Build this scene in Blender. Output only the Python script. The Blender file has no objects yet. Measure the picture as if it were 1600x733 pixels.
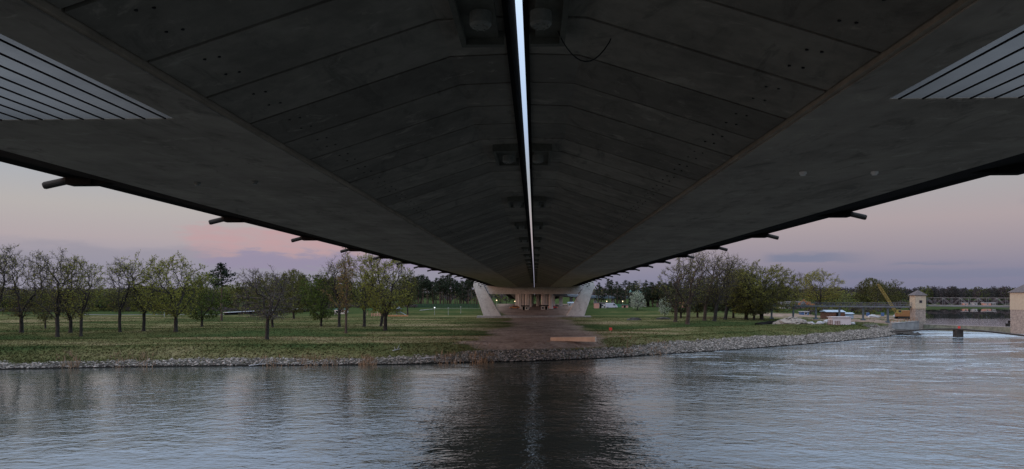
import bpy, math, random
import numpy as np
from mathutils import Vector, Matrix
R = math.radians
PI = math.pi

# ------------------------------------------------------------------ camera
scene = bpy.context.scene
COL = scene.collection
FPX, HORIZON = 1067.0, 461.0            # focal length and eye level in pixels of a 1600 wide picture
YAW = math.atan(36.0 / FPX)
EYE = 10.0
cam_data = bpy.data.cameras.new("camera")
cam = bpy.data.objects.new("camera", cam_data)
COL.objects.link(cam)
cam.location = (0, 0, EYE)
cam.rotation_euler = (R(90), 0, YAW)
cam_data.sensor_width = 36.0
cam_data.lens = 36.0 * FPX / 1600.0
cam_data.shift_y = (HORIZON - 366.5) / 1600.0
cam_data.clip_start = 0.1
cam_data.clip_end = 9000
scene.camera = cam

# ------------------------------------------------------------------ light
SUN_AZ = Vector((-0.93, -0.37, 0)).normalized()
SUN_EL = R(6.0)
sun_dir = Vector((SUN_AZ.x * math.cos(SUN_EL), SUN_AZ.y * math.cos(SUN_EL), math.sin(SUN_EL)))
sl = bpy.data.lights.new("sun", 'SUN')
sl.energy = 1.1
sl.angle = R(12)
sl.color = (1.0, 0.50, 0.36)
so = bpy.data.objects.new("sun", sl)
COL.objects.link(so)
so.rotation_euler = sun_dir.to_track_quat('Z', 'Y').to_euler()

scene.view_settings.view_transform = 'Standard'
scene.view_settings.look = 'None'
scene.view_settings.exposure = 0.0
scene.view_settings.gamma = 1.0
scene.view_settings.use_curve_mapping = False
scene.render.engine = 'CYCLES'
scene.cycles.max_bounces = 6
scene.cycles.diffuse_bounces = 3
scene.cycles.glossy_bounces = 3
scene.cycles.transparent_max_bounces = 12
scene.cycles.volume_bounces = 0
scene.cycles.use_denoising = True
scene.cycles.denoising_prefilter = 'NONE'
scene.cycles.caustics_reflective = True
scene.cycles.caustics_refractive = False


def lin(r, g, b):
    f = lambda c: (c / 12.92 if c <= 0.04045 else ((c + 0.055) / 1.055) ** 2.4)
    return (f(r / 255), f(g / 255), f(b / 255))


class NT:
    """short-hand for building node trees"""
    def __init__(self, tree):
        self.t = tree
        self.t.nodes.clear()

    def n(self, typ, **kw):
        nd = self.t.nodes.new(typ)
        for k, v in kw.items():
            setattr(nd, k, v)
        return nd

    def put(self, sock, v):
        if isinstance(v, bpy.types.NodeSocket):
            self.t.links.new(v, sock)
        else:
            if isinstance(v, (tuple, list)) and len(v) == 3 and sock.type == 'RGBA':
                v = (*v, 1)
            sock.default_value = v

    def m(self, op, a, b=0.0, c=0.0, clamp=False):
        nd = self.n('ShaderNodeMath', operation=op, use_clamp=clamp)
        self.put(nd.inputs[0], a)
        self.put(nd.inputs[1], b)
        self.put(nd.inputs[2], c)
        return nd.outputs[0]

    def mix(self, f, a, b, blend='MIX'):
        nd = self.n('ShaderNodeMix', data_type='RGBA', blend_type=blend)
        self.put(nd.inputs[0], f)
        self.put(nd.inputs[6], a)
        self.put(nd.inputs[7], b)
        return nd.outputs[2]

    def step(self, v, a, b):
        nd = self.n('ShaderNodeMapRange', interpolation_type='SMOOTHSTEP')
        self.put(nd.inputs[0], v)
        self.put(nd.inputs[1], a)
        self.put(nd.inputs[2], b)
        return nd.outputs[0]

    def noise(self, vec, scale, detail=4, rough=0.55, dist=0.0):
        nd = self.n('ShaderNodeTexNoise')
        if vec is not None:
            self.put(nd.inputs['Vector'], vec)
        nd.inputs['Scale'].default_value = scale
        nd.inputs['Detail'].default_value = detail
        nd.inputs['Roughness'].default_value = rough
        nd.inputs['Distortion'].default_value = dist
        return nd.outputs[0]

    def scaled(self, vec, s, rot=0.0):
        nd = self.n('ShaderNodeMapping')
        self.put(nd.inputs[0], vec)
        nd.inputs['Scale'].default_value = s
        nd.inputs['Rotation'].default_value = (0, 0, rot)
        return nd.outputs[0]

    def ramp(self, v, stops):
        nd = self.n('ShaderNodeValToRGB')
        el = nd.color_ramp.elements
        while len(el) < len(stops):
            el.new(0.5)
        for e, (p, c) in zip(el, stops):
            e.position = p
            e.color = (*c, 1)
        self.put(nd.inputs[0], v)
        return nd.outputs[0]


world = bpy.data.worlds.new("World")
scene.world = world
world.use_nodes = True
w = NT(world.node_tree)
tc = w.n('ShaderNodeTexCoord').outputs['Generated']
sep = w.n('ShaderNodeSeparateXYZ')
w.put(sep.inputs[0], tc)
dx, dy, dz = sep.outputs
horiz = w.m('SQRT', w.m('ADD', w.m('MULTIPLY', dx, dx), w.m('ADD', w.m('MULTIPLY', dy, dy), 1e-5)))
el = w.m('DIVIDE', dz, horiz)                         # tangent of the elevation
az = w.m('ARCTAN2', dx, dy)                           # 0 along the bridge, + to the right
elc = w.m('MAXIMUM', w.m('MULTIPLY', w.m('ARCTANGENT', el), 2 / PI), 0.0)   # 0 horizon .. 1 zenith
deg = lambda d: d / 90.0
left_r = w.ramp(elc, [(0, lin(140, 140, 160)), (deg(2.2), lin(152, 148, 166)), (deg(4.2), lin(176, 164, 168)),
                      (deg(6.5), lin(181, 175, 173)), (deg(9.5), lin(169, 174, 182)), (deg(14), lin(180, 200, 230)), (deg(23), (0.66, 0.82, 1.06)),
                      (deg(36), (1.25, 1.5, 1.85)), (1, (1.8, 1.92, 2.1))])
right_r = w.ramp(elc, [(0, lin(120, 123, 149)), (deg(1.6), lin(130, 128, 151)), (deg(3.4), lin(153, 143, 155)),
                       (deg(5.5), lin(171, 157, 161)), (deg(8), lin(168, 164, 167)), (deg(9.8), lin(158, 163, 171)), (deg(14), lin(176, 198, 228)), (deg(23), (0.66, 0.82, 1.06)),
                       (deg(36), (1.25, 1.5, 1.85)), (1, (1.8, 1.92, 2.1))])
sky = w.mix(w.step(az, -0.55, 0.45), left_r, right_r)
# clouds: low purple bank and pink-lit cloud on the left, thin blue streaks on the right
cv = w.n('ShaderNodeCombineXYZ')
w.put(cv.inputs[0], w.m('MULTIPLY', az, 6.0))
w.put(cv.inputs[1], w.m('MULTIPLY', el, 26.0))
cvec = cv.outputs[0]
n1 = w.noise(cvec, 1.3, 6, 0.6)
n2 = w.noise(cvec, 3.2, 5, 0.6)
edge = w.m('MULTIPLY', w.m('SUBTRACT', n1, 0.5), 0.05)
edge2 = w.m('MULTIPLY', w.m('SUBTRACT', n2, 0.5), 0.045)


def window(v, a0, a1, b0, b1):
    return w.m('MULTIPLY', w.step(v, a0, a1), w.m('SUBTRACT', 1.0, w.step(v, b0, b1)))


e1 = w.m('ADD', el, edge)
bank = w.m('MULTIPLY', window(e1, -0.2, -0.1, 0.054, 0.068), w.m('SUBTRACT', 1.0, w.step(az, -0.1, 0.15)))
sky = w.mix(w.m('MULTIPLY', bank, 0.62), sky, lin(146, 143, 158))
e2 = w.m('ADD', el, edge2)
a2 = w.m('ADD', az, w.m('MULTIPLY', w.m('SUBTRACT', n2, 0.5), 0.12))
pink = w.m('MULTIPLY', window(e2, 0.046, 0.068, 0.088, 0.098), window(a2, -0.50, -0.46, -0.24, -0.12))
pink = w.m('MULTIPLY', pink, w.step(n1, 0.25, 0.6))
sky = w.mix(w.m('MULTIPLY', pink, 0.8), sky, lin(192, 153, 157))
band = w.m('MULTIPLY', window(e2, 0.030, 0.040, 0.052, 0.062), window(a2, -0.48, -0.42, -0.14, 0.0))
sky = w.mix(w.m('MULTIPLY', band, 0.78), sky, lin(148, 138, 164))
for (ea, eb, a_, b_, k) in ((0.042, 0.060, 0.31, 0.47, 0.75), (0.036, 0.045, 0.46, 0.60, 0.7), (0.105, 0.118, 0.60, 0.70, 0.35), (0.02, 0.034, 0.40, 0.75, 0.4)):
    e3 = w.m('ADD', el, w.m('MULTIPLY', w.m('SUBTRACT', n2, 0.5), 0.014))
    st = w.m('MULTIPLY', window(e3, ea, ea + 0.004, eb - 0.008, eb), window(az, a_, a_ + 0.03, b_ - 0.09, b_))
    sky = w.mix(w.m('MULTIPLY', st, k), sky, lin(114, 122, 148))
# afterglow on the sunset side behind the camera, plus brightness added left and right
sd = w.m('ADD', w.m('MULTIPLY', dx, SUN_AZ.x), w.m('MULTIPLY', dy, SUN_AZ.y))
side = w.m('MULTIPLY', window(elc, deg(9.3), deg(17), deg(38), deg(55)), w.step(w.m('ABSOLUTE', az), 0.12, 0.42))  # unseen sky above the view, brightened on both sides to lift the water
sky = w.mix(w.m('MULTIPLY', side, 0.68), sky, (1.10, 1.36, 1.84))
glow = w.m('MULTIPLY', w.step(sd, 0.35, 0.97), w.m('SUBTRACT', 1.0, w.step(elc, deg(6), deg(75))))
sky = w.mix(glow, sky, (1.7, 1.42, 1.32))
nish = w.n('ShaderNodeTexSky', sky_type='NISHITA')
nish.sun_disc = False
nish.sun_elevation = SUN_EL
nish.sun_rotation = math.atan2(SUN_AZ.x, SUN_AZ.y)
bg1 = w.n('ShaderNodeBackground')
w.put(bg1.inputs[0], nish.outputs[0])
bg1.inputs[1].default_value = 0.004
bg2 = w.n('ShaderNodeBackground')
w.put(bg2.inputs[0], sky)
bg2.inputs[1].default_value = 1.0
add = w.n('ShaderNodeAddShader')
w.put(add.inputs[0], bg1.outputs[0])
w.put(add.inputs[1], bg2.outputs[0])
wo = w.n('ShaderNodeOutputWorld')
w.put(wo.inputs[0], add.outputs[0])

# ------------------------------------------------------------------ helpers
CA, SA = math.cos(YAW), math.sin(YAW)


def at_t(px, t):
    """ground position seen in picture column px at depth t"""
    lat = (px - 800.0) / FPX * t
    return (lat * CA - t * SA, lat * SA + t * CA)


def at_z(px, py, z):
    return at_t(px, (EYE - z) * FPX / (py - HORIZON))


def h_at(py, t):
    return EYE - (py - HORIZON) * t / FPX


class MB:
    """collects geometry that becomes ONE mesh object"""
    def __init__(self):
        self.v, self.f, self.m = [], [], []

    def poly(self, pts, mi=0):
        b = len(self.v)
        self.v += [tuple(p) for p in pts]
        self.f.append(tuple(range(b, b + len(pts))))
        self.m.append(mi)

    def add(self, pts, faces, mi=0):
        b = len(self.v)
        self.v += [tuple(p) for p in pts]
        for f in faces:
            self.f.append(tuple(b + i for i in f))
            self.m.append(mi)

    def box(self, x0, x1, y0, y1, z0, z1, mi=0):
        self.add([(x0, y0, z0), (x1, y0, z0), (x1, y1, z0), (x0, y1, z0), (x0, y0, z1), (x1, y0, z1), (x1, y1, z1), (x0, y1, z1)],
                 [(0, 3, 2, 1), (4, 5, 6, 7), (0, 1, 5, 4), (1, 2, 6, 5), (2, 3, 7, 6), (3, 0, 4, 7)], mi)

    def prism(self, poly, axis, a, b, mi=0):
        """poly: list of (u,v); extruded along axis from a to b. axis x: (y,z)  y: (x,z)  z: (x,y)"""
        n = len(poly)
        mk = {'x': lambda p, s: (s, p[0], p[1]), 'y': lambda p, s: (p[0], s, p[1]), 'z': lambda p, s: (p[0], p[1], s)}[axis]
        pts = [mk(p, a) for p in poly] + [mk(p, b) for p in poly]
        fs = [(i, (i + 1) % n, n + (i + 1) % n, n + i) for i in range(n)]
        fs += [tuple(range(n - 1, -1, -1)), tuple(range(n, 2 * n))]
        self.add(pts, fs, mi)

    def tube(self, p, q, r0, r1=None, n=8, mi=0, cap=True):
        r1 = r0 if r1 is None else r1
        p, q = Vector(p), Vector(q)
        d = (q - p)
        if d.length < 1e-6:
            return
        d.normalize()
        u = d.cross(Vector((0, 0, 1)))
        if u.length < 1e-3:
            u = Vector((1, 0, 0))
        u.normalize()
        k = d.cross(u)
        ring = [(math.cos(2 * PI * i / n), math.sin(2 * PI * i / n)) for i in range(n)]
        pts = [p + (u * c + k * s) * r0 for c, s in ring] + [q + (u * c + k * s) * r1 for c, s in ring]
        fs = [(i, (i + 1) % n, n + (i + 1) % n, n + i) for i in range(n)]
        if cap:
            fs += [tuple(range(n - 1, -1, -1)), tuple(range(n, 2 * n))]
        self.add(pts, fs, mi)

    def path(self, pts, r, n=6, mi=0):
        for a, b in zip(pts[:-1], pts[1:]):
            self.tube(a, b, r, r, n, mi)

    def bar(self, p, q, w_, h_, mi=0):
        p, q = Vector(p), Vector(q)
        d = (q - p).normalized()
        u = d.cross(Vector((0, 0, 1)))
        if u.length < 1e-3:
            u = Vector((1, 0, 0))
        u.normalize()
        k = u.cross(d)
        c = [(-w_ / 2, -h_ / 2), (w_ / 2, -h_ / 2), (w_ / 2, h_ / 2), (-w_ / 2, h_ / 2)]
        pts = [p + u * a + k * b for a, b in c] + [q + u * a + k * b for a, b in c]
        self.add(pts, [(0, 1, 5, 4), (1, 2, 6, 5), (2, 3, 7, 6), (3, 0, 4, 7), (3, 2, 1, 0), (4, 5, 6, 7)], mi)

    def ball(self, c, rx, ry, rz, n=8, k=5, mi=0, rnd=None, amp=0.0):
        pts = [(c[0], c[1], c[2] + rz)]
        for j in range(1, k):
            th = PI * j / k
            for i in range(n):
                ph = 2 * PI * i / n
                s = 1 + (rnd.uniform(-amp, amp) if rnd else 0)
                pts.append((c[0] + rx * s * math.sin(th) * math.cos(ph), c[1] + ry * s * math.sin(th) * math.sin(ph), c[2] + rz * s * math.cos(th)))
        pts.append((c[0], c[1], c[2] - rz))
        fs = [(0, 1 + i, 1 + (i + 1) % n) for i in range(n)]
        for j in range(k - 2):
            a, b = 1 + j * n, 1 + (j + 1) * n
            fs += [(a + i, b + i, b + (i + 1) % n, a + (i + 1) % n) for i in range(n)]
        l, a = len(pts) - 1, 1 + (k - 2) * n
        fs += [(l, a + (i + 1) % n, a + i) for i in range(n)]
        self.add(pts, fs, mi)

    def mesh(self, name, mats, smooth=False):
        me = bpy.data.meshes.new(name)
        me.from_pydata(self.v, [], self.f)
        if not isinstance(mats, (list, tuple)):
            mats = [mats]
        for m_ in mats:
            me.materials.append(m_)
        if len(mats) > 1:
            me.polygons.foreach_set('material_index', self.m)
        if smooth:
            me.polygons.foreach_set('use_smooth', [True] * len(self.f))
        me.update()
        return me

    def obj(self, name, mats, parent=None, smooth=False, bevel=0.0):
        o = bpy.data.objects.new(name, self.mesh(name, mats, smooth))
        COL.objects.link(o)
        if parent:
            o.parent = parent
        if bevel:
            b = o.modifiers.new('edge', 'BEVEL')
            b.width = bevel
            b.segments = 1
            b.limit_method = 'ANGLE'
        return o


def tag(o, label=None, cat=None, group=None, kind=None):
    if label:
        o['label'] = label
    if cat:
        o['category'] = cat
    if group:
        o['group'] = group
    if kind:
        o['kind'] = kind
    return o


def thing(name, label, cat, loc=(0, 0, 0), rz=0.0, group=None):
    o = bpy.data.objects.new(name, None)
    COL.objects.link(o)
    o.empty_display_size = 0.3
    o.location = loc
    o.rotation_euler = (0, 0, rz)
    return tag(o, label, cat, group)


def dup(root, loc, rz=None, scale=None, label=None, group=None):
    r = root.copy()
    COL.objects.link(r)
    r.location = loc
    if rz is not None:
        r.rotation_euler = (0, 0, rz)
    if scale is not None:
        r.scale = scale
    if label:
        r['label'] = label
    if group:
        r['group'] = group
    for ch in list(root.children):
        c = ch.copy()
        COL.objects.link(c)
        c.parent = r
        for g in list(ch.children):
            d = g.copy()
            COL.objects.link(d)
            d.parent = c
    return r


# ------------------------------------------------------------------ materials
def mat(name, col, rough=0.8, var=0.25, scale=1.5, bump=0.0, bscale=None, metal=0.0, streak=False, emit=None, emit_s=0.0, spec=0.3, island=0.0):
    m_ = bpy.data.materials.new(name)
    m_.use_nodes = True
    t = NT(m_.node_tree)
    bs = t.n('ShaderNodeBsdfPrincipled')
    out = t.n('ShaderNodeOutputMaterial')
    t.put(out.inputs[0], bs.outputs[0])
    geo = t.n('ShaderNodeTexCoord').outputs['Object']
    a = t.noise(geo, scale, 6, 0.6)
    b = t.noise(geo, scale * 6.3, 4, 0.6)
    if streak:
        c = t.noise(t.scaled(geo, (scale * 2.2, scale * 0.12, scale * 0.6)), 1.0, 5, 0.65)
        v = t.m('ADD', t.m('ADD', t.m('MULTIPLY', a, 0.5), t.m('MULTIPLY', b, 0.2)), t.m('MULTIPLY', c, 0.3))
    else:
        v = t.m('ADD', t.m('MULTIPLY', a, 0.65), t.m('MULTIPLY', b, 0.35))
    f = t.step(v, 0.3, 0.7)
    lo = tuple(max(0.0, x * (1 - var)) for x in col)
    hi = tuple(min(1.0, x * (1 + var)) for x in col)
    cc = t.mix(f, lo, hi)
    if island:
        ri = t.n('ShaderNodeNewGeometry').outputs['Random Per Island']
        cc = t.mix(t.m('MULTIPLY', ri, island), cc, tuple(x * 0.35 for x in col))
        st_ = t.noise(t.scaled(geo, (0.9, 0.35, 1)), 1.0, 7, 0.72, 1.5)
        cc = t.mix(t.m('MULTIPLY', t.step(st_, 0.52, 0.68), 0.62), cc, tuple(x * 0.4 for x in col))
        sp_ = t.noise(t.scaled(geo, (0.5, 0.8, 1)), 1.7, 6, 0.7, 0.8)
        cc = t.mix(t.m('MULTIPLY', t.step(sp_, 0.57, 0.68), 0.5), cc, tuple(min(1, x * 1.7) for x in col))
    t.put(bs.inputs['Base Color'], cc)
    bs.inputs['Roughness'].default_value = rough
    bs.inputs['Metallic'].default_value = metal
    bs.inputs['Specular IOR Level'].default_value = spec
    if bump:
        bn = t.n('ShaderNodeBump')
        bn.inputs['Strength'].default_value = 1.0
        bn.inputs['Distance'].default_value = bump
        t.put(bn.inputs['Height'], t.noise(geo, bscale or scale * 6, 5, 0.6))
        t.put(bs.inputs['Normal'], bn.outputs[0])
    if emit:
        bs.inputs['Emission Color'].default_value = (*emit, 1)
        bs.inputs['Emission Strength'].default_value = emit_s
    return m_


def leaf_mat(name, a, b, trans=0.25):
    """foliage whose hue changes from clump to clump and from tree to tree"""
    m_ = bpy.data.materials.new(name)
    m_.use_nodes = True
    t = NT(m_.node_tree)
    geo = t.n('ShaderNodeTexCoord').outputs['Object']
    oi = t.n('ShaderNodeObjectInfo').outputs['Random']
    rn = t.n('ShaderNodeNewGeometry').outputs['Random Per Island']
    f = t.m('ADD', t.m('MULTIPLY', t.noise(geo, 0.35, 3), 0.6), t.m('ADD', t.m('MULTIPLY', rn, 0.35), t.m('MULTIPLY', t.m('SUBTRACT', oi, 0.5), 0.35)))
    c = t.mix(t.step(f, 0.2, 0.8), a, b)
    df = t.n('ShaderNodeBsdfDiffuse')
    tr = t.n('ShaderNodeBsdfTranslucent')
    t.put(df.inputs[0], c)
    t.put(tr.inputs[0], c)
    mx = t.n('ShaderNodeMixShader')
    mx.inputs[0].default_value = trans
    t.put(mx.inputs[1], df.outputs[0])
    t.put(mx.inputs[2], tr.outputs[0])
    out = t.n('ShaderNodeOutputMaterial')
    t.put(out.inputs[0], mx.outputs[0])
    return m_


M = {}
M['concrete'] = mat('concrete', (0.30, 0.272, 0.228), 0.85, 0.32, 0.35, 0.004, 14, streak=True, island=.001)
M['panel'] = mat('precast_concrete', (0.235, 0.216, 0.178), 0.85, 0.3, 0.45, 0.004, 12, island=.6)
M['lip'] = mat('sun_tinted_concrete', (0.30, 0.25, 0.19), 0.85, 0.35, 0.8, 0.004, 12, streak=True)  # low sun on the girder lip is put into this browner colour
M['pier'] = mat('pier_concrete', (0.37, 0.365, 0.352), 0.85, 0.18, 0.5, 0.004, 8, streak=True, island=.001)
M['joint'] = mat('joint_filler', (0.02, 0.02, 0.02), 0.9, 0.2)
M['fascia'] = mat('dark_painted_steel', (0.009, 0.009, 0.009), 0.95, 0.3, 0.8, spec=0.03)
M['tubesteel'] = mat('weathered_tube_steel', (0.04, 0.038, 0.035), 0.8, 0.3, 2.0)
M['anchor'] = mat('anchor_recess_paint', (0.10, 0.10, 0.08), 0.7, 0.3, 1.5)
M['cap'] = mat('anchor_cap_steel', (0.22, 0.22, 0.19), 0.5, 0.3, 3.0)
M['white'] = mat('white_enamel', (0.75, 0.75, 0.72), 0.5, 0.1)
M['rubber'] = mat('black_rubber', (0.015, 0.015, 0.015), 0.6, 0.2)
M['bark'] = mat('bark', (0.022, 0.019, 0.017), 0.95, 0.4, 1.2, 0.02, 5)
M['barkwarm'] = mat('warm_bark', (0.05, 0.035, 0.027), 0.95, 0.4, 1.2, 0.02, 5)
M['twig'] = mat('twig_bark', (0.028, 0.024, 0.022), 0.95, 0.35, 0.5)
M['twig2'] = mat('pale_twig_bark', (0.045, 0.039, 0.036), 0.95, 0.35, 0.5)
M['pinebark'] = mat('pine_bark', (0.06, 0.042, 0.032), 0.95, 0.35, 1.0)
M['bud'] = leaf_mat('budding_leaf', (0.115, 0.108, 0.028), (0.22, 0.22, 0.055))
M['budred'] = leaf_mat('rusty_budding_leaf', (0.13, 0.075, 0.03), (0.17, 0.12, 0.045))
M['undergrowth'] = leaf_mat('dark_undergrowth_leaf', (0.03, 0.033, 0.016), (0.07, 0.068, 0.026))
M['budyellow'] = leaf_mat('yellow_budding_leaf', (0.14, 0.14, 0.03), (0.25, 0.25, 0.06))
M['leaf'] = leaf_mat('fresh_leaf', (0.06, 0.085, 0.022), (0.115, 0.145, 0.035))
M['leafy'] = leaf_mat('yellow_green_leaf', (0.12, 0.14, 0.035), (0.19, 0.20, 0.06))
M['dark'] = leaf_mat('ivy_leaf', (0.016, 0.022, 0.011), (0.04, 0.05, 0.02))
M['needle'] = leaf_mat('pine_needle', (0.016, 0.024, 0.016), (0.04, 0.052, 0.032), 0.1)
M['bloom'] = leaf_mat('white_blossom', (0.28, 0.32, 0.23), (0.62, 0.64, 0.56))
M['shrubleaf'] = leaf_mat('shrub_leaf', (0.05, 0.058, 0.02), (0.11, 0.11, 0.035))
M['timber'] = mat('pale_timber', (0.38, 0.29, 0.22), 0.85, 0.2, 0.7, 0.005, 6, streak=True)
M['plaster'] = mat('cream_plaster', (0.33, 0.285, 0.215), 0.9, 0.12, 1.5)
M['stonewall'] = mat('grey_stone_masonry', (0.24, 0.21, 0.185), 0.95, 0.4, 2.4, 0.03, 3)
M['slate'] = mat('dark_roof_tile', (0.075, 0.065, 0.068), 0.8, 0.3, 2.5, 0.02, 6)
M['glass'] = mat('dark_window_glass', (0.02, 0.022, 0.028), 0.08, 0.1, spec=0.5)
M['steelblue'] = mat('blue_grey_steel', (0.07, 0.09, 0.11), 0.55, 0.25, 1.0)
M['galv'] = mat('galvanised_steel', (0.16, 0.175, 0.19), 0.5, 0.2, 1.0)
M['wallconc'] = mat('quay_concrete', (0.20, 0.196, 0.19), 0.9, 0.3, 0.6, 0.01, 4)
M['gate'] = mat('mossy_gate', (0.13, 0.14, 0.11), 0.85, 0.45, 1.2, 0.01, 5)
M['darkwood'] = mat('wet_dark_timber', (0.03, 0.028, 0.026), 0.85, 0.4, 2.0)
M['rusty'] = mat('rusty_planks', (0.12, 0.055, 0.035), 0.9, 0.4, 2.0)
M['tin'] = mat('blue_tin_roof', (0.22, 0.27, 0.33), 0.5, 0.2, 1.0)
M['palepink'] = mat('pale_pink_paint', (0.45, 0.40, 0.41), 0.7, 0.08, 1.0)
M['orange'] = mat('orange_paint', (0.24, 0.11, 0.04), 0.6, 0.2, 2.0)
M['yellow'] = mat('yellow_paint', (0.26, 0.19, 0.05), 0.6, 0.2, 2.0)
M['red'] = mat('red_paint', (0.55, 0.05, 0.04), 0.6, 0.15, 2.0)
M['salmon'] = mat('salmon_wall', (0.42, 0.22, 0.17), 0.85, 0.1, 1.0)
M['redroof'] = mat('red_roof_tile', (0.32, 0.10, 0.08), 0.85, 0.25, 2.0)
M['teal'] = mat('teal_sheet_roof', (0.08, 0.21, 0.20), 0.6, 0.15, 1.0)
M['green'] = mat('green_painted_sheet', (0.04, 0.14, 0.07), 0.6, 0.15, 1.0)
M['fencegreen'] = mat('dark_green_fence', (0.015, 0.045, 0.022), 0.8, 0.2, 1.0)
M['cream'] = mat('cream_render', (0.40, 0.375, 0.33), 0.9, 0.1, 1.0)
M['housewall'] = mat('grey_render', (0.15, 0.145, 0.145), 0.9, 0.12, 1.0)
M['blue'] = mat('blue_paint', (0.05, 0.10, 0.22), 0.5, 0.2, 2.0)
M['vanwhite'] = mat('silver_car_paint', (0.36, 0.38, 0.44), 0.3, 0.05, spec=0.5)
M['tyre'] = mat('tyre_rubber', (0.015, 0.015, 0.016), 0.85, 0.2)
M['sheet'] = mat('white_sheeting', (0.30, 0.30, 0.315), 0.7, 0.15, 1.5)
M['lampwarm'] = mat('warm_lamp_glass', (0.8, 0.7, 0.5), 0.4, 0.0, emit=(1.0, 0.72, 0.42), emit_s=2.2)
M['lampwhite'] = mat('white_lamp_glass', (0.8, 0.8, 0.8), 0.4, 0.0, emit=(0.9, 0.95, 1.0), emit_s=1.3)
M['pole'] = mat('grey_lamp_post', (0.22, 0.24, 0.24), 0.6, 0.15)
M['asphalt'] = mat('asphalt', (0.10, 0.098, 0.10), 0.9, 0.2, 1.0)
M['rubble'] = mat('rubble', (0.19, 0.165, 0.145), 0.95, 0.4, 1.5)

# frosted translucent glazing in the deck openings
gm = bpy.data.materials.new('frosted_glazing')
gm.use_nodes = True
t = NT(gm.node_tree)
trn = t.n('ShaderNodeBsdfTranslucent')
geo = t.n('ShaderNodeTexCoord').outputs['Object']
t.put(trn.inputs[0], t.mix(t.step(t.noise(geo, 0.7, 6), 0.3, 0.7), (0.098, 0.10, 0.102), (0.118, 0.12, 0.121)))
t.put(t.n('ShaderNodeOutputMaterial').inputs[0], trn.outputs[0])
M['glazing'] = gm


# ------------------------------------------------------------------ ground
SHORE_PX = [(-260, 582), (0, 578), (150, 575), (300, 573), (450, 572), (560, 571), (650, 569.5), (740, 567), (836, 565), (930, 561), (1000, 556.5), (1100, 550),
            (1175, 545), (1250, 539), (1330, 532.5), (1385, 526.5), (1402, 523)]
SHORE = [at_z(a, b, 0.0) for a, b in SHORE_PX]
TOWER_A = Vector((*at_t(1434, 197), 0))
TOWER_B = Vector((*at_t(1607, 176), 0))
SHORE = [(-1600, SHORE[0][1] - 6)] + SHORE
SHX = np.array([p[0] for p in SHORE])
SHY = np.array([p[1] for p in SHORE])
SLOPE = np.gradient(SHY, SHX)


def nz(x, y, s, seed=0):
    """cheap smooth value noise on arrays"""
    x = np.asarray(x, float) / s + seed * 17.31
    y = np.asarray(y, float) / s + seed * 9.77
    xi, yi = np.floor(x), np.floor(y)
    fx, fy = x - xi, y - yi
    fx, fy = fx * fx * (3 - 2 * fx), fy * fy * (3 - 2 * fy)
    h = lambda a, b: np.modf(np.abs(np.sin(a * 127.1 + b * 311.7) * 43758.5453))[0]
    return (h(xi, yi) * (1 - fx) + h(xi + 1, yi) * fx) * (1 - fy) + (h(xi, yi + 1) * (1 - fx) + h(xi + 1, yi + 1) * fx) * fy


def sstep(v, a, b):
    u = np.clip((np.asarray(v, float) - a) / (b - a), 0, 1)
    return u * u * (3 - 2 * u)


def inland(x, y):
    x = np.asarray(x, float)
    s = np.interp(x, SHX, SLOPE)
    ys = np.interp(x, SHX, SHY)
    ys = np.where(x > SHX[-1], SHY[-1] + (x - SHX[-1]) * 1.25, ys)     # shore runs up to the weir tower
    return (np.asarray(y, float) - ys) / np.sqrt(1 + s * s)


FAR_SHORE = 468.0
RES_DIR = math.atan2(*at_t(1438, 100))                                 # azimuth of the reservoir's left bank


def in_reservoir(x, y):
    """positive inside the upper water"""
    azm = np.arctan2(x, y)
    a = (azm - RES_DIR) * np.hypot(x, y)
    return np.minimum(a, np.minimum(FAR_SHORE - y, 2000.0))


def ground_z(x, y):
    x = np.asarray(x, float)
    y = np.asarray(y, float)
    d = inland(x, y)
    steep = sstep(x, 10, 50)
    left = np.interp(d, [-60, -8, 0, 2.5, 5, 11, 15, 60], [-4, -1.6, -0.05, 0.55, 0.8, 2.0, 2.2, 2.25])
    right = np.interp(d, [-60, -8, 0, 3, 8, 11, 15, 60], [-4, -1.6, -0.05, 0.8, 1.75, 2.1, 2.2, 2.3])
    z = left * (1 - steep) + right * steep
    land = sstep(d, 10, 16)
    z = z + land * ((nz(x, y, 23, 1) - 0.5) * 0.35 + (nz(x, y, 7, 2) - 0.5) * 0.12)
    z = z - land * 0.45 * np.exp(-((d - 36 - 8 * nz(x, y, 40, 5)) / 7.0) ** 2)     # shallow hollow along the meadow
    y0 = np.interp(x, [-400, -120, -60, 60, 110, 400], [322, 318, 250, 250, 262, 262])
    dike = sstep(y, y0, y0 + 30)
    z = z + dike * (2.0 + (nz(x, y, 60, 3) - 0.5) * 0.4)
    z = z + sstep(y, 700, 2400) * 6
    r = in_reservoir(x, y)
    z = np.where((r > 0) & (y > 150) & (x > 95), np.minimum(z, 1.55 - np.clip(r, 0, 6) * 0.4), z)
    far = sstep(y - FAR_SHORE, 0, 30)
    z = np.where(x > 240, np.where(y >= FAR_SHORE, 1.5 + far * 2.5 + sstep(y, 700, 2400) * 6, z), z)
    z = np.where((x > 97) & (y < 200) & (d < 0), np.minimum(z, -1.5), z)
    return z


def gz(x, y):
    return float(ground_z(np.array([x]), np.array([y]))[0])


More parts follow.
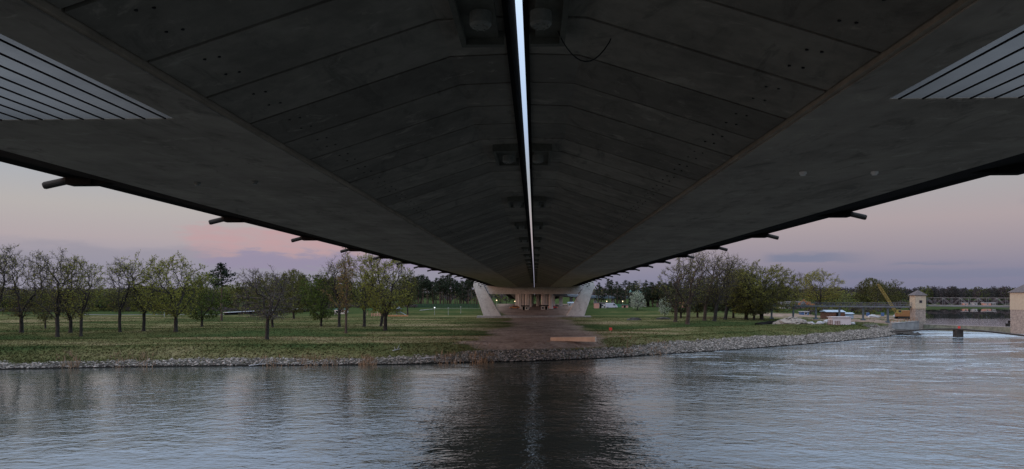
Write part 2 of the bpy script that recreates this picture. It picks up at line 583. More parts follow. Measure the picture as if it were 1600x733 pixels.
def zones(x, y):
    """r bare soil, g lush (1) to dry (0), b stone or paved"""
    d = inland(x, y)
    n = nz(x, y, 9, 11) * 0.6 + nz(x, y, 3, 12) * 0.4
    n2 = nz(x, y, 31, 13)
    half_l = np.interp(y, [100, 112, 140, 180, 237, 250, 300, 440], [8, 11, 9, 7, 8, 13, 17, 26])
    half_r = np.interp(y, [100, 112, 140, 180, 237, 250, 300, 440], [14, 15, 12, 10, 10, 16, 21, 34])
    soil = sstep(x + 0.5, -half_l - 2 + (n - .5) * 7, -half_l + 3 + (n - .5) * 7) * (1 - sstep(x - 0.5, half_r - 3 + (n - .5) * 7, half_r + 2 + (n - .5) * 7))
    soil = soil * sstep(d, 5.5, 8) * (1 - sstep(y, 440, 470))
    hollow = np.exp(-((d - 36 - 8 * nz(x, y, 40, 5)) / 6.0) ** 2)
    n3 = nz(x / 3.5, y, 7, 14)
    lush = np.clip(0.46 + hollow * 0.75 + (n - .5) * 0.6 + (n2 - .5) * 0.6 + (n3 - .5) * 0.95, 0, 1)
    lush = np.where(d < 14, np.clip(lush * 0.7 + 0.27 + 0.25 * np.exp(-((d - 13) / 3.0) ** 2), 0, 1), lush)
    lush = np.maximum(lush, sstep(y, 250, 275) * 1.0)
    lush = np.maximum(lush, sstep(x, 20, 45) * (0.45 + .5 * n) * (1 - sstep(d, 20, 60)))
    stone = 1 - sstep(d, np.where(x > 12, 6.0, 2.8) + (n - .5) * 4.5, np.where(x > 12, 7.6, 4.8) + (n - .5) * 4.5)
    stone = np.maximum(stone, (1 - sstep(d, 6.0 + (n - .5) * 2, 7.2 + (n - .5) * 2)) * (1 - sstep(np.abs(x - 2), 11, 16)))
    yard = sstep(x, 78 + (n - .5) * 10, 90 + (n - .5) * 10) * sstep(y, 196, 204) * (1 - sstep(y, 262, 280)) * (1 - sstep(x, 190, 230))
    soil = np.maximum(soil, yard * (0.35 + 0.6 * (n > .45)))
    fs = sstep(y, FAR_SHORE - 4, FAR_SHORE + 2) * sstep(x, 150, 190)
    soil = np.maximum(soil, fs * (.1 + .3 * n))
    lush = np.maximum(lush, .7 * fs)
    return soil, lush, stone


def color_attr(me, r, g, b):
    at = me.color_attributes.new('zone', 'FLOAT_COLOR', 'POINT')
    arr = np.ones((len(r), 4), np.float32)
    arr[:, 0], arr[:, 1], arr[:, 2] = r, g, b
    at.data.foreach_set('color', arr.ravel())


def ground_mat(name, tufts=False):
    m_ = bpy.data.materials.new(name)
    m_.use_nodes = True
    t = NT(m_.node_tree)
    geo = t.n('ShaderNodeNewGeometry').outputs['Position']
    za = t.n('ShaderNodeSeparateColor')
    at = t.n('ShaderNodeVertexColor', layer_name='zone')
    t.put(za.inputs[0], at.outputs[0])
    soil, lush, stone = za.outputs
    fine = t.noise(geo, 1.6, 6, 0.7)
    mid = t.noise(geo, 0.22, 5, 0.6)
    lu = t.m('ADD', lush, t.m('ADD', t.m('MULTIPLY', t.m('SUBTRACT', fine, 0.5), 0.65), t.m('MULTIPLY', t.m('SUBTRACT', mid, 0.5), 0.9)))
    grass = t.ramp(lu, [(0.0, (0.185, 0.145, 0.086)), (0.25, (0.122, 0.108, 0.056)), (0.5, (0.077, 0.077, 0.033)), (0.8, (0.047, 0.056, 0.022)), (1.0, (0.032, 0.047, 0.018))])
    earth = t.mix(t.step(t.m('ADD', t.m('MULTIPLY', fine, 0.5), t.m('MULTIPLY', mid, 0.5)), 0.35, 0.65), (0.125, 0.088, 0.070), (0.29, 0.215, 0.175))
    c = t.mix(t.m('MULTIPLY', soil, t.step(t.m('ADD', fine, t.m('MULTIPLY', soil, 0.9)), 0.75, 0.98)), grass, earth)
    grit = t.mix(t.step(fine, 0.4, 0.62), (0.035, 0.032, 0.028), (0.12, 0.11, 0.10))
    if not tufts:
        c = t.mix(stone, c, grit)
        pz = t.n('ShaderNodeSeparateXYZ')
        t.put(pz.inputs[0], geo)
        c = t.mix(t.step(pz.outputs[2], 0.08, 0.28), (0.012, 0.011, 0.010), c)
    if tufts:
        rn = t.n('ShaderNodeNewGeometry').outputs['Random Per Island']
        c = t.mix(t.m('MULTIPLY', rn, 0.22), c, t.mix(rn, (0.16, 0.13, 0.07), (0.03, 0.045, 0.016)))
    bs = t.n('ShaderNodeBsdfDiffuse')
    t.put(bs.inputs[0], c)
    if not tufts:
        bn = t.n('ShaderNodeBump')
        bn.inputs['Distance'].default_value = 0.12
        bn.inputs['Strength'].default_value = 0.8
        t.put(bn.inputs['Height'], t.noise(geo, 3.5, 5, 0.7))
        t.put(bs.inputs['Normal'], bn.outputs[0])
    t.put(t.n('ShaderNodeOutputMaterial').inputs[0], bs.outputs[0])
    return m_


def axis_samples(parts):
    out = []
    for a, b, s in parts:
        out += list(np.arange(a, b, s))
    out.append(parts[-1][1])
    return np.array(out)


gxs = axis_samples([(-3000, -600, 120), (-600, -180, 14), (-180, -110, 4), (-110, 130, 1.3), (130, 260, 5), (260, 800, 20), (800, 3000, 120)])
gys = axis_samples([(60, 84, 4), (84, 200, 0.9), (200, 330, 2.2), (330, 520, 6), (520, 900, 25), (900, 4000, 160)])
GX, GY = np.meshgrid(gxs, gys)
GZ = ground_z(GX.ravel(), GY.ravel())
nxg, nyg = len(gxs), len(gys)
verts = np.stack([GX.ravel(), GY.ravel(), GZ], 1)
idx = np.arange(nxg * nyg).reshape(nyg, nxg)
quads = np.stack([idx[:-1, :-1], idx[:-1, 1:], idx[1:, 1:], idx[1:, :-1]], -1).reshape(-1, 4)
gme = bpy.data.meshes.new('ground')
gme.from_pydata(verts.tolist(), [], quads.tolist())
color_attr(gme, *zones(GX.ravel(), GY.ravel()))
gme.polygons.foreach_set('use_smooth', [True] * len(quads))
gme.materials.append(ground_mat('meadow'))
go = bpy.data.objects.new('ground', gme)
COL.objects.link(go)
tag(go, kind='structure')


# ------------------------------------------------------------------ water
def water_mat(name, rough, amp, foam, calm=False):
    m_ = bpy.data.materials.new(name)
    m_.use_nodes = True
    t = NT(m_.node_tree)
    geo = t.n('ShaderNodeNewGeometry').outputs['Position']
    bs = t.n('ShaderNodeBsdfPrincipled')
    bs.inputs['Base Color'].default_value = (0.030, 0.036, 0.033, 1)
    bs.inputs['Roughness'].default_value = rough
    bs.inputs['IOR'].default_value = 1.55
    bs.inputs['Specular IOR Level'].default_value = 0.5
    if calm:
        sp0 = t.n('ShaderNodeSeparateXYZ')
        t.put(sp0.inputs[0], geo)
        ruffled = t.m('SUBTRACT', 1.0, t.step(t.m('ADD', sp0.outputs[1], t.m('MULTIPLY', t.noise(t.scaled(geo, (.05, .02, 1)), 1.0, 3), 50)), 262, 285))
        hgt = t.m('ADD', t.m('MULTIPLY', t.noise(t.scaled(geo, (0.12, 0.30, 1)), 1.0, 2, 0.4), .25), t.m('MULTIPLY', ruffled, t.m('MULTIPLY', t.noise(t.scaled(geo, (1.2, 2.4, 1)), 1.0, 3, 0.5), 0.7)))
    else:
        warp = t.noise(t.scaled(geo, (0.03, 0.05, 1), 0.2), 1.0, 3, 0.5)
        a = t.noise(t.scaled(geo, (0.13, 0.17, 1), 0.3), 1.0, 1, 0.5, 0.5)
        b = t.noise(t.scaled(geo, (0.42, 0.62, 1), -0.3), 1.0, 2, 0.5, 0.6)
        c = t.noise(t.scaled(geo, (1.3, 1.9, 1), 0.35), 1.0, 2, 0.5, 0.5)
        d = t.noise(t.scaled(geo, (3.6, 5.0, 1), -0.1), 1.0, 1, 0.5, 0.3)
        gust = t.m('ADD', 0.40, t.m('MULTIPLY', t.step(warp, 0.32, 0.68), 1.25))
        spx = t.n('ShaderNodeSeparateXYZ')
        t.put(spx.inputs[0], geo)
        under = t.m('SUBTRACT', 1.0, t.step(t.m('ABSOLUTE', t.m('ADD', spx.outputs[0], 0.4)), 3.0, 17.0))
        rough_x = t.m('ADD', t.m('ADD', 0.52, t.m('MULTIPLY', under, 0.85)), t.m('MULTIPLY', t.step(spx.outputs[0], 4, 45), 0.68))
        hgt = t.m('MULTIPLY', rough_x, t.m('ADD', t.m('MULTIPLY', a, 0.9), t.m('MULTIPLY', t.m('ADD', t.m('MULTIPLY', b, 0.85), t.m('ADD', t.m('MULTIPLY', c, 0.50), t.m('MULTIPLY', d, 0.13))), gust)))
    bn = t.n('ShaderNodeBump')
    bn.inputs['Strength'].default_value = 1.0
    bn.inputs['Distance'].default_value = amp
    t.put(bn.inputs['Height'], hgt)
    t.put(bs.inputs['Normal'], bn.outputs[0])
    shader = bs.outputs[0]
    if foam:
        sp = t.n('ShaderNodeSeparateXYZ')
        t.put(sp.inputs[0], geo)
        px_, py_, _ = sp.outputs
        ddx = t.m('SUBTRACT', px_, 112.0)
        ddy = t.m('SUBTRACT', py_, 178.0)
        dist = t.m('SQRT', t.m('ADD', t.m('MULTIPLY', ddx, ddx), t.m('MULTIPLY', ddy, ddy)))
        near = t.m('SUBTRACT', 1.0, t.step(dist, 6.0, 30.0))
        wide = t.m('MULTIPLY', t.m('SUBTRACT', 1.0, t.step(dist, 90.0, 190.0)), t.step(px_, 6.0, 26.0))
        fn = t.noise(t.scaled(geo, (0.055, 0.20, 1), 0.25), 1.0, 6, 0.62, 1.6)
        ff = t.noise(t.scaled(geo, (1.2, 2.6, 1)), 1.0, 5, 0.7, 0.6)
        v = t.m('ADD', t.m('MULTIPLY', fn, 0.6), t.m('MULTIPLY', ff, 0.4))
        th = t.m('SUBTRACT', 0.60, t.m('ADD', t.m('MULTIPLY', near, 0.10), t.m('MULTIPLY', wide, 0.085)))
        mask = t.m('MULTIPLY', t.step(v, th, t.m('ADD', th, 0.11)), t.m('ADD', 0.0, t.m('MULTIPLY', wide, 0.7)))
        fo = t.n('ShaderNodeBsdfDiffuse')
        fo.inputs[0].default_value = (0.40, 0.46, 0.52, 1)
        mx = t.n('ShaderNodeMixShader')
        t.put(mx.inputs[0], mask)
        t.put(mx.inputs[1], bs.outputs[0])
        t.put(mx.inputs[2], fo.outputs[0])
        shader = mx.outputs[0]
    t.put(t.n('ShaderNodeOutputMaterial').inputs[0], shader)
    return m_


wb = MB()
WD = (TOWER_B - TOWER_A).normalized()
wb.poly([(-2500, -1500, 0), (2500, -1500, 0), (2500, -100, 0), tuple(TOWER_B + WD * 160), tuple(TOWER_A + WD * -2 + Vector((0, 6, 0))), (-2500, 210, 0)])
river = wb.obj('river', water_mat('river_water', 0.0, 0.088, True))
tag(river, kind='structure')
rb = MB()
FAR_L = Vector((*at_t(1440, 500), 0))
rb.poly([(TOWER_A.x + .3, TOWER_A.y, 1.6), (TOWER_B.x + .3, TOWER_B.y, 1.6), (TOWER_B.x + WD.x * 160, TOWER_B.y + WD.y * 160, 1.6), (2500, 20, 1.6), (2500, 500, 1.6), (FAR_L.x, FAR_L.y, 1.6)])
tag(rb.obj('reservoir', water_mat('still_water', 0.02, 0.02, False, True)), kind='structure')

# ------------------------------------------------------------------ bridge
XC = -0.42
ZS = 13.5


def sag(y):
    return -1.17e-4 / 2 * max(0.0, y - 120.0) ** 2


def stations(a, b, step=6.0):
    n = max(1, int(round((b - a) / step)))
    return [a + (b - a) * i / n for i in range(n + 1)]


def loft(mb, poly, a, b, mi=0, step=6.0):
    """closed (x,z) outline swept along the bridge, following its fall"""
    st = stations(a, b, step)
    n = len(poly)
    pts = []
    for y in st:
        s = sag(y)
        pts += [(x, y, z + s) for x, z in poly]
    fs = []
    for k in range(len(st) - 1):
        p, q = k * n, (k + 1) * n
        fs += [(p + i, p + (i + 1) % n, q + (i + 1) % n, q + i) for i in range(n)]
    fs += [tuple(range(n - 1, -1, -1)), tuple(range((len(st) - 1) * n, len(st) * n))]
    mb.add(pts, fs, mi)


DECK_A, DECK_B = -70.0, 455.0
OPEN_A, OPEN_L, OPEN_R = -16.0, 13.4, 12.5
rng = random.Random(5)


def deck(sgn, label):
    root = thing('bridge_deck', label, 'bridge', (0, 0, 0), 0, 'twin decks of the bridge')
    X = lambda h: XC + sgn * h
    op = OPEN_L if sgn < 0 else OPEN_R
    inner = (-0.465 if sgn < 0 else -0.215)
    hi = abs(inner - XC) if sgn < 0 else (inner - XC)
    g = MB()
    full = [(X(5.7), ZS), (X(12.45), ZS), (X(12.45), ZS + 1.4), (X(5.7), ZS + 1.4)]
    loft(g, full, op, DECK_B)
    loft(g, full, DECK_A, OPEN_A)
    loft(g, [(X(5.7), ZS), (X(6.74), ZS), (X(6.76), ZS + .02), (X(6.76), ZS + 1.4), (X(5.7), ZS + 1.4)], OPEN_A + .002, op - .002)
    loft(g, [(X(12.15), ZS), (X(12.45), ZS), (X(12.45), ZS + 1.4), (X(12.15), ZS + 1.4)], OPEN_A + .002, op - .002)
    g.obj('box_girder', M['concrete'], root)
    l = MB()
    loft(l, [(X(5.60), ZS + .025), (X(5.697), ZS + .025), (X(5.697), ZS + .3), (X(5.60), ZS + .3)], DECK_A, DECK_B)
    l.obj('girder_lip', M['lip'], root)
    # precast slab panels with open joints, sloping up to the slot between the decks
    p = MB()
    sp = 1.9
    y = 14.15 - sp * 44
    gap = 0.085
    while y < DECK_B - sp:
        a, b = y + gap / 2, y + sp - gap / 2
        dz = rng.uniform(-0.006, 0.006)
        for (y0, y1) in ((a, b),):
            s0, s1 = sag(y0) + dz, sag(y1) + dz
            prof = [(X(5.56), ZS + .10), (X(1.34), 14.96), (X(hi + .10), 15.0)]
            up = 0.12
            pts, fs = [], []
            for (yy, ss) in ((y0, s0), (y1, s1)):
                pts += [(x, yy, z + ss) for x, z in prof] + [(x, yy, z + ss + up) for x, z in prof]
            fs = [(0, 1, 7, 6), (1, 2, 8, 7), (0, 3, 4, 1), (1, 4, 5, 2), (6, 7, 10, 9), (7, 8, 11, 10), (2, 5, 11, 8), (0, 6, 9, 3)]
            p.add(pts, fs, 0)
        if y < 60:                                        # form-tie holes near the girder
            for q in (0.5, 1.25):
                for e in (0.55, 0.75):
                    yy = y + q + (e - .55) * .4
                    xx = X(5.46 - e)
                    zz = ZS + .13 + e * (14.96 - ZS - .13) / 4.12 - 0.012
                    p.tube((xx, yy, zz + sag(yy)), (xx, yy, zz + .03 + sag(yy)), 0.028, 0.028, 6, 1)
        y += sp
    p.obj('soffit_panel', [M['panel'], M['joint']], root)
    bk = MB()
    loft(bk, [(X(5.46), ZS + .2), (X(1.34), 15.02), (X(hi + .1), 15.06), (X(hi + .1), 15.25), (X(5.46), 15.25)], DECK_A, DECK_B)
    bk.obj('slab_core', M['joint'], root)
    # deck top and kerb along the slot; open above the glazed bays
    tp = MB()
    loft(tp, [(X(hi), 14.93), (X(hi + .098), 14.93), (X(hi + .098), 16.86), (X(hi), 16.86)], DECK_A, DECK_B)
    tp.obj('slot_kerb', M['fascia'], root)
    rd = MB()
    loft(rd, [(X(hi + .1), 15.26), (X(6.72), 15.26), (X(6.72), 15.62), (X(hi + .1), 15.62)], DECK_A, DECK_B)
    loft(rd, [(X(6.722), 15.26), (X(12.2), 15.26), (X(12.2), 15.62), (X(6.722), 15.62)], op, DECK_B)
    loft(rd, [(X(6.722), 15.26), (X(12.2), 15.26), (X(12.2), 15.62), (X(6.722), 15.62)], DECK_A, OPEN_A)
    loft(rd, [(X(12.202), 15.26), (X(16.0), 15.26), (X(16.0), 15.62), (X(12.202), 15.62)], DECK_A, DECK_B)
    rd.obj('road_slab', M['asphalt'], root)
    eb = MB()
    loft(eb, [(X(12.452), ZS + .05), (X(15.5), ZS + .62), (X(16.1), ZS + .62), (X(16.1), ZS + 2.6), (X(15.9), ZS + 2.6), (X(15.9), ZS + 1.0), (X(12.452), ZS + .6)], DECK_A, DECK_B)
    eb.obj('edge_beam', M['fascia'], root)
    # glazed bays
    gl = MB()
    gl.poly([(X(6.765), OPEN_A + .004, ZS + .035), (X(12.145), OPEN_A + .004, ZS + .035), (X(12.145), op - .004, ZS + .035), (X(6.765), op - .004, ZS + .035)])
    gl.obj('glass_panel', M['glazing'], root)
    for k in range(13):
        b_ = MB()
        xx = X(6.95 + 0.42 * k)
        b_.box(xx - .014, xx + .014, OPEN_A + .01, op - .01, ZS + .008, ZS + .03)
        b_.obj('glazing_bar', M['fascia'], root)
    # cable anchorages
    off = 12.06
    k = 0
    yy = 11.75
    while yy < 232:
        s = sag(yy)
        ab = MB()
        x0, x1 = sorted((X(hi + .12), X(.98)))
        z0 = 14.74
        ab.box(x0, x1, yy - 1.3, yy - 1.15, z0, 15.0)
        ab.box(x0, x1, yy + 1.15, yy + 1.3, z0, 15.0)
        xo = X(.98)
        ab.box(min(xo, xo - sgn * .1), max(xo, xo - sgn * .1), yy - 1.15, yy + 1.15, z0, 15.0)
        ab.box(x0 + .1, x1 - .1, yy - 1.15, yy + 1.15, 14.86, 14.95)
        o = ab.obj('anchor_block', M['anchor'], root)
        o.location.z = s
        cp = MB()
        cx = X(.52)
        cp.tube((cx, yy, 14.66), (cx, yy, 14.86), .19, .19, 20)
        cp.tube((cx, yy, 14.62), (cx, yy, 14.66), .16, .19, 20)
        for q in range(6):
            aa = q * PI / 3
            cp.tube((cx + .115 * math.cos(aa), yy + .115 * math.sin(aa), 14.595), (cx + .115 * math.cos(aa), yy + .115 * math.sin(aa), 14.63), .02, .02, 6)
        cp.obj('anchor_cap', M['cap'], o)
        at = MB()
        yt = yy + 11.65 - (0 if sgn < 0 else 1.2)
        s = sag(yt)
        at.box(min(X(15.0), X(15.9)), max(X(15.0), X(15.9)), yt - .2, yt + .25, ZS + .34 + s, ZS + .70 + s)
        at.prism([(X(14.2), ZS + .42 + s), (X(14.998), ZS + .35 + s), (X(14.998), ZS + .62 + s)], 'y', yt - .14, yt + .2)
        o2 = at.obj('anchor_bracket', M['fascia'], root)
        tb = MB()
        tb.tube((X(15.6), yt + .05, ZS + .60 + s), (X(16.6), yt - .24, ZS + .30 + s), .13, .13, 14)
        tb.tube((X(16.6), yt - .24, ZS + .30 + s), (X(16.64), yt - .25, ZS + .288 + s), .11, .11, 14)
        tb.obj('anchor_tube', M['tubesteel'], o2, smooth=False)
        yy += off
    return root


deck_l = deck(-1, 'left of two parallel concrete bridge decks, from its edge tubes to the bright slot')
deck_r = deck(1, 'right of two parallel concrete bridge decks, with a black cable loop by the slot')
for (xx, yy, root) in ((7.62, 19.7, deck_r), (9.62, 19.7, deck_r), (-8.6, 20.7, deck_l), (-10.5, 20.9, deck_l)):
    d_ = MB()
    d_.tube((xx, yy, ZS - .06), (xx, yy, ZS + .01), .10, .10, 12)
    d_.tube((xx, yy, ZS - .10), (xx, yy, ZS - .06), .07, .07, 12)
    d_.obj('drain_spout', M['white'] if xx > 0 else M['cap'], root)
cb = MB()
pts = []
for i in range(13):
    u = i / 12
    pts.append((0.42 + 1.05 * u, 12.6 + .25 * u, 14.86 - 0.55 * math.sin(PI * u) ** 0.8 + .05 * u))
cb.path(pts, 0.012, 6)
cb.obj('hanging_cable', M['rubber'], deck_r)

# pier: a cradle of two slanting legs and a cross beam on a low slab
PY = 236.0
PM = PY / FPX
PB = gz(0, PY)
pr = thing('bridge_pier', 'pale concrete bridge pier with two inward slanting legs on the meadow', 'pier', (XC, PY, PB))
zz = lambda py: h_at(py, PY) - PB
for s in (-1, 1):
    lg = MB()
    # leg outline in (x,z), top collar outside the deck edge
    o_ = [(-17.3, 0.55), (-11.2, 0.55), (-17.2, zz(447)), (-17.2, zz(438.0)), (-20.4, zz(438.0)), (-20.9, zz(446))]
    o_ = [(x * -s, z) for x, z in o_]
    lg.prism(o_ if s < 0 else o_[::-1], 'y', -1.3, 1.3)
    lo = lg.obj('leg', M['pier'], pr, bevel=.08)
    bo = MB()
    for (bx, bz) in ((-18.9, zz(445.5)), (-18.3, zz(447.5))):
        bo.tube((bx * -s, -1.45, bz), (bx * -s, -1.28, bz), .22, .22, 10)
    bo.obj('bolt_plate', M['tubesteel'], lo)
zso = ZS - PB + sag(PY)
xb = MB()
cs = [(-17.1, zz(446)), (-13.0, zso + .3), (-12.6, zso - .03), (12.6, zso - .03), (13.0, zso + .3), (17.1, zz(446)),
      (15.2, zz(459.6)), (-15.2, zz(459.6))]
xb.prism(cs, 'y', -1.0, 1.0)
xb.obj('cross_beam', M['pier'], pr, bevel=.06)
ft = MB()
ft.box(-19.6, 19.6, -2.2, 2.2, -.6, .56)
ft.obj('footing_slab', M['wallconc'], pr, bevel=.05)

# viaduct pillars beyond, warm light on their left faces
ramp_pts = []


def pillar(x, y, top, wd, label, dp=None):
    b = gz(x, y)
    t_ = thing('viaduct_pillar', label, 'pillar', (x, y, b - .2), 0, 'concrete pillars carrying the viaduct beyond the pier')
    dp = dp or wd
    m_ = MB()
    c = wd * .18
    m_.prism([(-wd / 2 + c, -dp / 2), (wd / 2 - c, -dp / 2), (wd / 2, -dp / 2 + c), (wd / 2, dp / 2 - c), (wd / 2 - c, dp / 2), (-wd / 2 + c, dp / 2), (-wd / 2, dp / 2 - c), (-wd / 2, -dp / 2 + c)], 'z', 0, top - b - .45)
    m_.obj('shaft', M['pier'], t_)
    k = MB()
    k.box(-wd * .38, wd * .38, -dp * .38, dp * .38, top - b - .45, top - b + .205)
    k.obj('bearing', M['wallconc'], t_)
    return t_


ROWS = ((298, 1.9, (-6.6, -3.3, 3.6, 6.9)), (328, 1.5, (-8.6, -5.6, -2.2, 5.4, 8.8)), (352, 1.5, (-7.4, -3.6, 1.4, 9.4)), (380, 1.5, (-9.6, -5.2, -1.6, 7.4)), (410, 1.5, (-8.0, -3.4, 2.6, 10.6)), (440, 1.6, (-9.6, -5.8, 6.0)))
for (y, wd, xs_) in ROWS:
    for x in xs_:
        lab = 'thick square pillar under the viaduct, in the first row beyond the pier' if y < 300 else 'slim square pillar in the deeper rows under the viaduct'
        pillar(x, y, ZS + sag(y) + (0.13 + (5.46 - min(5.46, abs(x - XC))) / 4.12 * 1.33), wd, lab)

# side ramp that curves away to the right
rp = thing('curved_ramp', 'curved viaduct ramp swinging right beyond the pier, seen under its cross beam', 'ramp', (0, 0, 0))
C0 = [(11.5, 318, 10.4), (13.0, 345, 10.0), (16, 372, 9.6), (21, 398, 9.2), (28.5, 422, 8.8), (39, 443, 8.4), (52, 460, 8.1), (68, 472, 7.9)]
dk, pp = MB(), MB()
for i in range(len(C0) - 1):
    a, b = Vector(C0[i]), Vector(C0[i + 1])
    dk.bar(a, b, 7.0, 1.0)
    pp.bar(a + Vector((-2.6, 0, 1.0)), b + Vector((-2.6, 0, 1.0)), .25, 1.0)
dk.obj('ramp_deck', M['steelblue'], rp)
pp.obj('parapet', M['galv'], rp)
for i in (1, 3, 5, 6):
    x, y, z = C0[i]
    s_ = MB()
    s_.box(x - .9, x + .9, y - .9, y + .9, gz(x, y) - .3, z - .45)
    s_.obj('ramp_pillar', M['pier'], rp)

# ------------------------------------------------------------------ riverbank details
rs = random.Random(11)
nr = np.random.RandomState(3)


def blob_stone(mb, c, r, rnd, mi=0):
    P = []
    for v in ((0, 0, 1), (1, 0, 0.1), (0.3, 1, 0), (-0.8, 0.6, 0.1), (-0.8, -0.6, 0), (0.3, -1, 0.1), (0, 0, -0.6)):
        s = rnd.uniform(.7, 1.25)
        P.append((c[0] + v[0] * r * s, c[1] + v[1] * r * s, c[2] + v[2] * r * s * .7))
    mb.add(P, [(0, 1, 2), (0, 2, 3), (0, 3, 4), (0, 4, 5), (0, 5, 1), (6, 2, 1), (6, 3, 2), (6, 4, 3), (6, 5, 4), (6, 1, 5)], mi)


def island_mat(name, stops):
    m_ = bpy.data.materials.new(name)
    m_.use_nodes = True
    t = NT(m_.node_tree)
    rn = t.n('ShaderNodeNewGeometry').outputs['Random Per Island']
    c = t.ramp(rn, stops)
    bs = t.n('ShaderNodeBsdfDiffuse')
    t.put(bs.inputs[0], c)
    t.put(t.n('ShaderNodeOutputMaterial').inputs[0], bs.outputs[0])
    return m_


M['riprap'] = island_mat('riprap_stone', [(0, (0.055, 0.05, 0.046)), (0.4, (0.135, 0.123, 0.112)), (0.85, (0.195, 0.177, 0.162)), (1, (0.29, 0.265, 0.245))])
st = MB()
N = 44000
xs = nr.uniform(-90, 96, N)
ys = np.interp(xs, SHX, SHY) + nr.uniform(0.55, 13.5, N)
so_, lu_, sn_ = zones(xs, ys)
zz_ = ground_z(xs, ys)
for x, y, z, s in zip(xs, ys, zz_, sn_):
    if rs.random() < s * (1.0 if x > -12 else .72):
        blob_stone(st, (x, y, z + .02), rs.choice((.06, .08, .10, .13, .17, .26)), rs)
tag(st.obj('riprap_stones', M['riprap']), 'loose grey riprap stones along the water edge', 'stones', kind='stuff')

# tufts of grass and dry stems, one uncountable cover
N = 150000
tx = nr.uniform(-1, 1, N)
ty = 92 + nr.uniform(0, 1, N) ** 1.5 * 150
tx = tx * (ty * 0.86) - 4
dd = inland(tx, ty)
so_, lu_, sn_ = zones(tx, ty)
tz = ground_z(tx, ty)
keep = (dd > 1.0) & (nr.uniform(0, 1, N) > np.maximum(so_ * .93, sn_ * .86)) & (tx < 97 + (ty > 210) * 60) & (tx > -170)
V, F, A = [], [], []
for x, y, z, d_, l_, s_ in zip(tx[keep], ty[keep], tz[keep], dd[keep], lu_[keep], so_[keep]):
    bank = d_ < 13
    h0 = rs.uniform(.06, .2) * (1.3 if bank else .7)
    for k in range(2):
        a = rs.uniform(0, PI)
        wd = rs.uniform(.05, .16)
        ca, sa = math.cos(a) * wd, math.sin(a) * wd
        ox, oy = rs.uniform(-.15, .15), rs.uniform(-.15, .15)
        lx, ly = rs.uniform(-.15, .25), rs.uniform(-.12, .12)
        b = len(V)
        V += [(x + ox - ca, y + oy - sa, z - .03), (x + ox + ca, y + oy + sa, z - .03), (x + ox + lx, y + oy + ly, z + h0 * rs.uniform(.7, 1.2))]
        F.append((b, b + 1, b + 2))
        A += [(s_, l_)] * 3
tme = bpy.data.meshes.new('grass_tufts')
tme.from_pydata(V, [], F)
A = np.array(A)
color_attr(tme, A[:, 0], A[:, 1], A[:, 0] * 0)
tme.materials.append(ground_mat('meadow_grass', True))
to = bpy.data.objects.new('grass_tufts', tme)
COL.objects.link(to)
tag(to, 'uneven tufts of meadow grass on the far bank', 'grass', kind='stuff')

# dry reddish stalks on the lower bank
dm = island_mat('dry_stalk', [(0, (0.14, 0.095, 0.06)), (0.5, (0.19, 0.135, 0.088)), (1, (0.24, 0.175, 0.12))])
dr = MB()
for (px, n, w_) in ((105, 30, 14), (120, 25, 8), (190, 30, 16), (225, 30, 16), (420, 40, 30), (480, 40, 22), (575, 130, 12), (510, 50, 30), (700, 70, 26), (745, 90, 20), (765, 50, 14), (1030, 40, 16), (985, 30, 20)):
    for i in range(n):
        q = px + rs.gauss(0, w_ * .5)
        x, y = at_z(q, 566 + (0 if px < 800 else -14) - rs.uniform(0, 9) - (4 if px > 690 else 0), .9)
        z = gz(x, y)
        for k in range(3):
            a = rs.uniform(0, PI)
            h0 = rs.uniform(.3, .95)
            xx, yy = x + rs.uniform(-.25, .25), y + rs.uniform(-.25, .25)
            dr.poly([(xx - .05 * math.cos(a), yy - .05 * math.sin(a), z - .03), (xx + .05 * math.cos(a), yy + .05 * math.sin(a), z - .03), (xx + rs.uniform(-.3, .3), yy + rs.uniform(-.2, .2), z + h0)])
tag(dr.obj('dry_reeds', dm), 'rusty dry stalks on the lower bank', 'reeds', kind='stuff')

# pale timber beam at the top of the stones
p0, p1 = Vector((*at_z(861, 537.0, 1.55), 0)), Vector((*at_z(931, 539.5, 1.45), 0))
c_ = (p0 + p1) / 2
tb = MB()
L_ = (p1 - p0).length
tb.prism([(-L_ / 2, 0), (L_ / 2, 0), (L_ / 2, .85), (-L_ / 2, .62)], 'y', -.4, .4)
b_ = tb.obj('timber_beam', M['timber'], bevel=.03)
b_.location = (c_.x, c_.y, gz(c_.x, c_.y) + .12)
b_.rotation_euler = (0, 0, math.atan2(p1.y - p0.y, p1.x - p0.x))
tag(b_, 'long pale timber beam lying above the stones under the bridge', 'beam')

x, y = at_z(954, 521, 2.2)
sg = thing('marker_sign', 'small red square sign on a short stake in the grass', 'sign', (x, y, gz(x, y)))
m_ = MB()
m_.tube((0, 0, -.1), (0, 0, .7), .035, .035, 8)
m_.obj('stake', M['timber'], sg)
m_ = MB()
m_.box(-.3, .3, -.05, -.02, .5, 1.05)
m_.obj('panel', M['red'], sg, bevel=.01)

for (px, py, L, rz, lab) in ((402, 562, 2.2, .5, 'bleached forked driftwood branch on the stones below the bare round oak'), (668, 557, 2.4, .05, 'bleached driftwood log lying flat on the bank'), (620, 553, 1.7, .9, 'short bleached branch sticking up from the bank')):
    x, y = at_z(px, py, .9)
    m_ = MB()
    m_.tube((-L / 2, 0, .1), (L / 2, .1, .3), .07, .045, 7)
    m_.tube((L * .1, .05, .22), (L * .35, .1, .95 if rz > .1 else .4), .045, .02, 6)
    m_.tube((-L * .2, .0, .15), (-L * .1, .3, .6 if rz > .1 else .3), .04, .02, 6)
    o = m_.obj('driftwood', M['sheet'])
    o.location = (x, y, gz(x, y) - .02)
    o.rotation_euler = (0, 0, rz)
    tag(o, lab, 'driftwood')


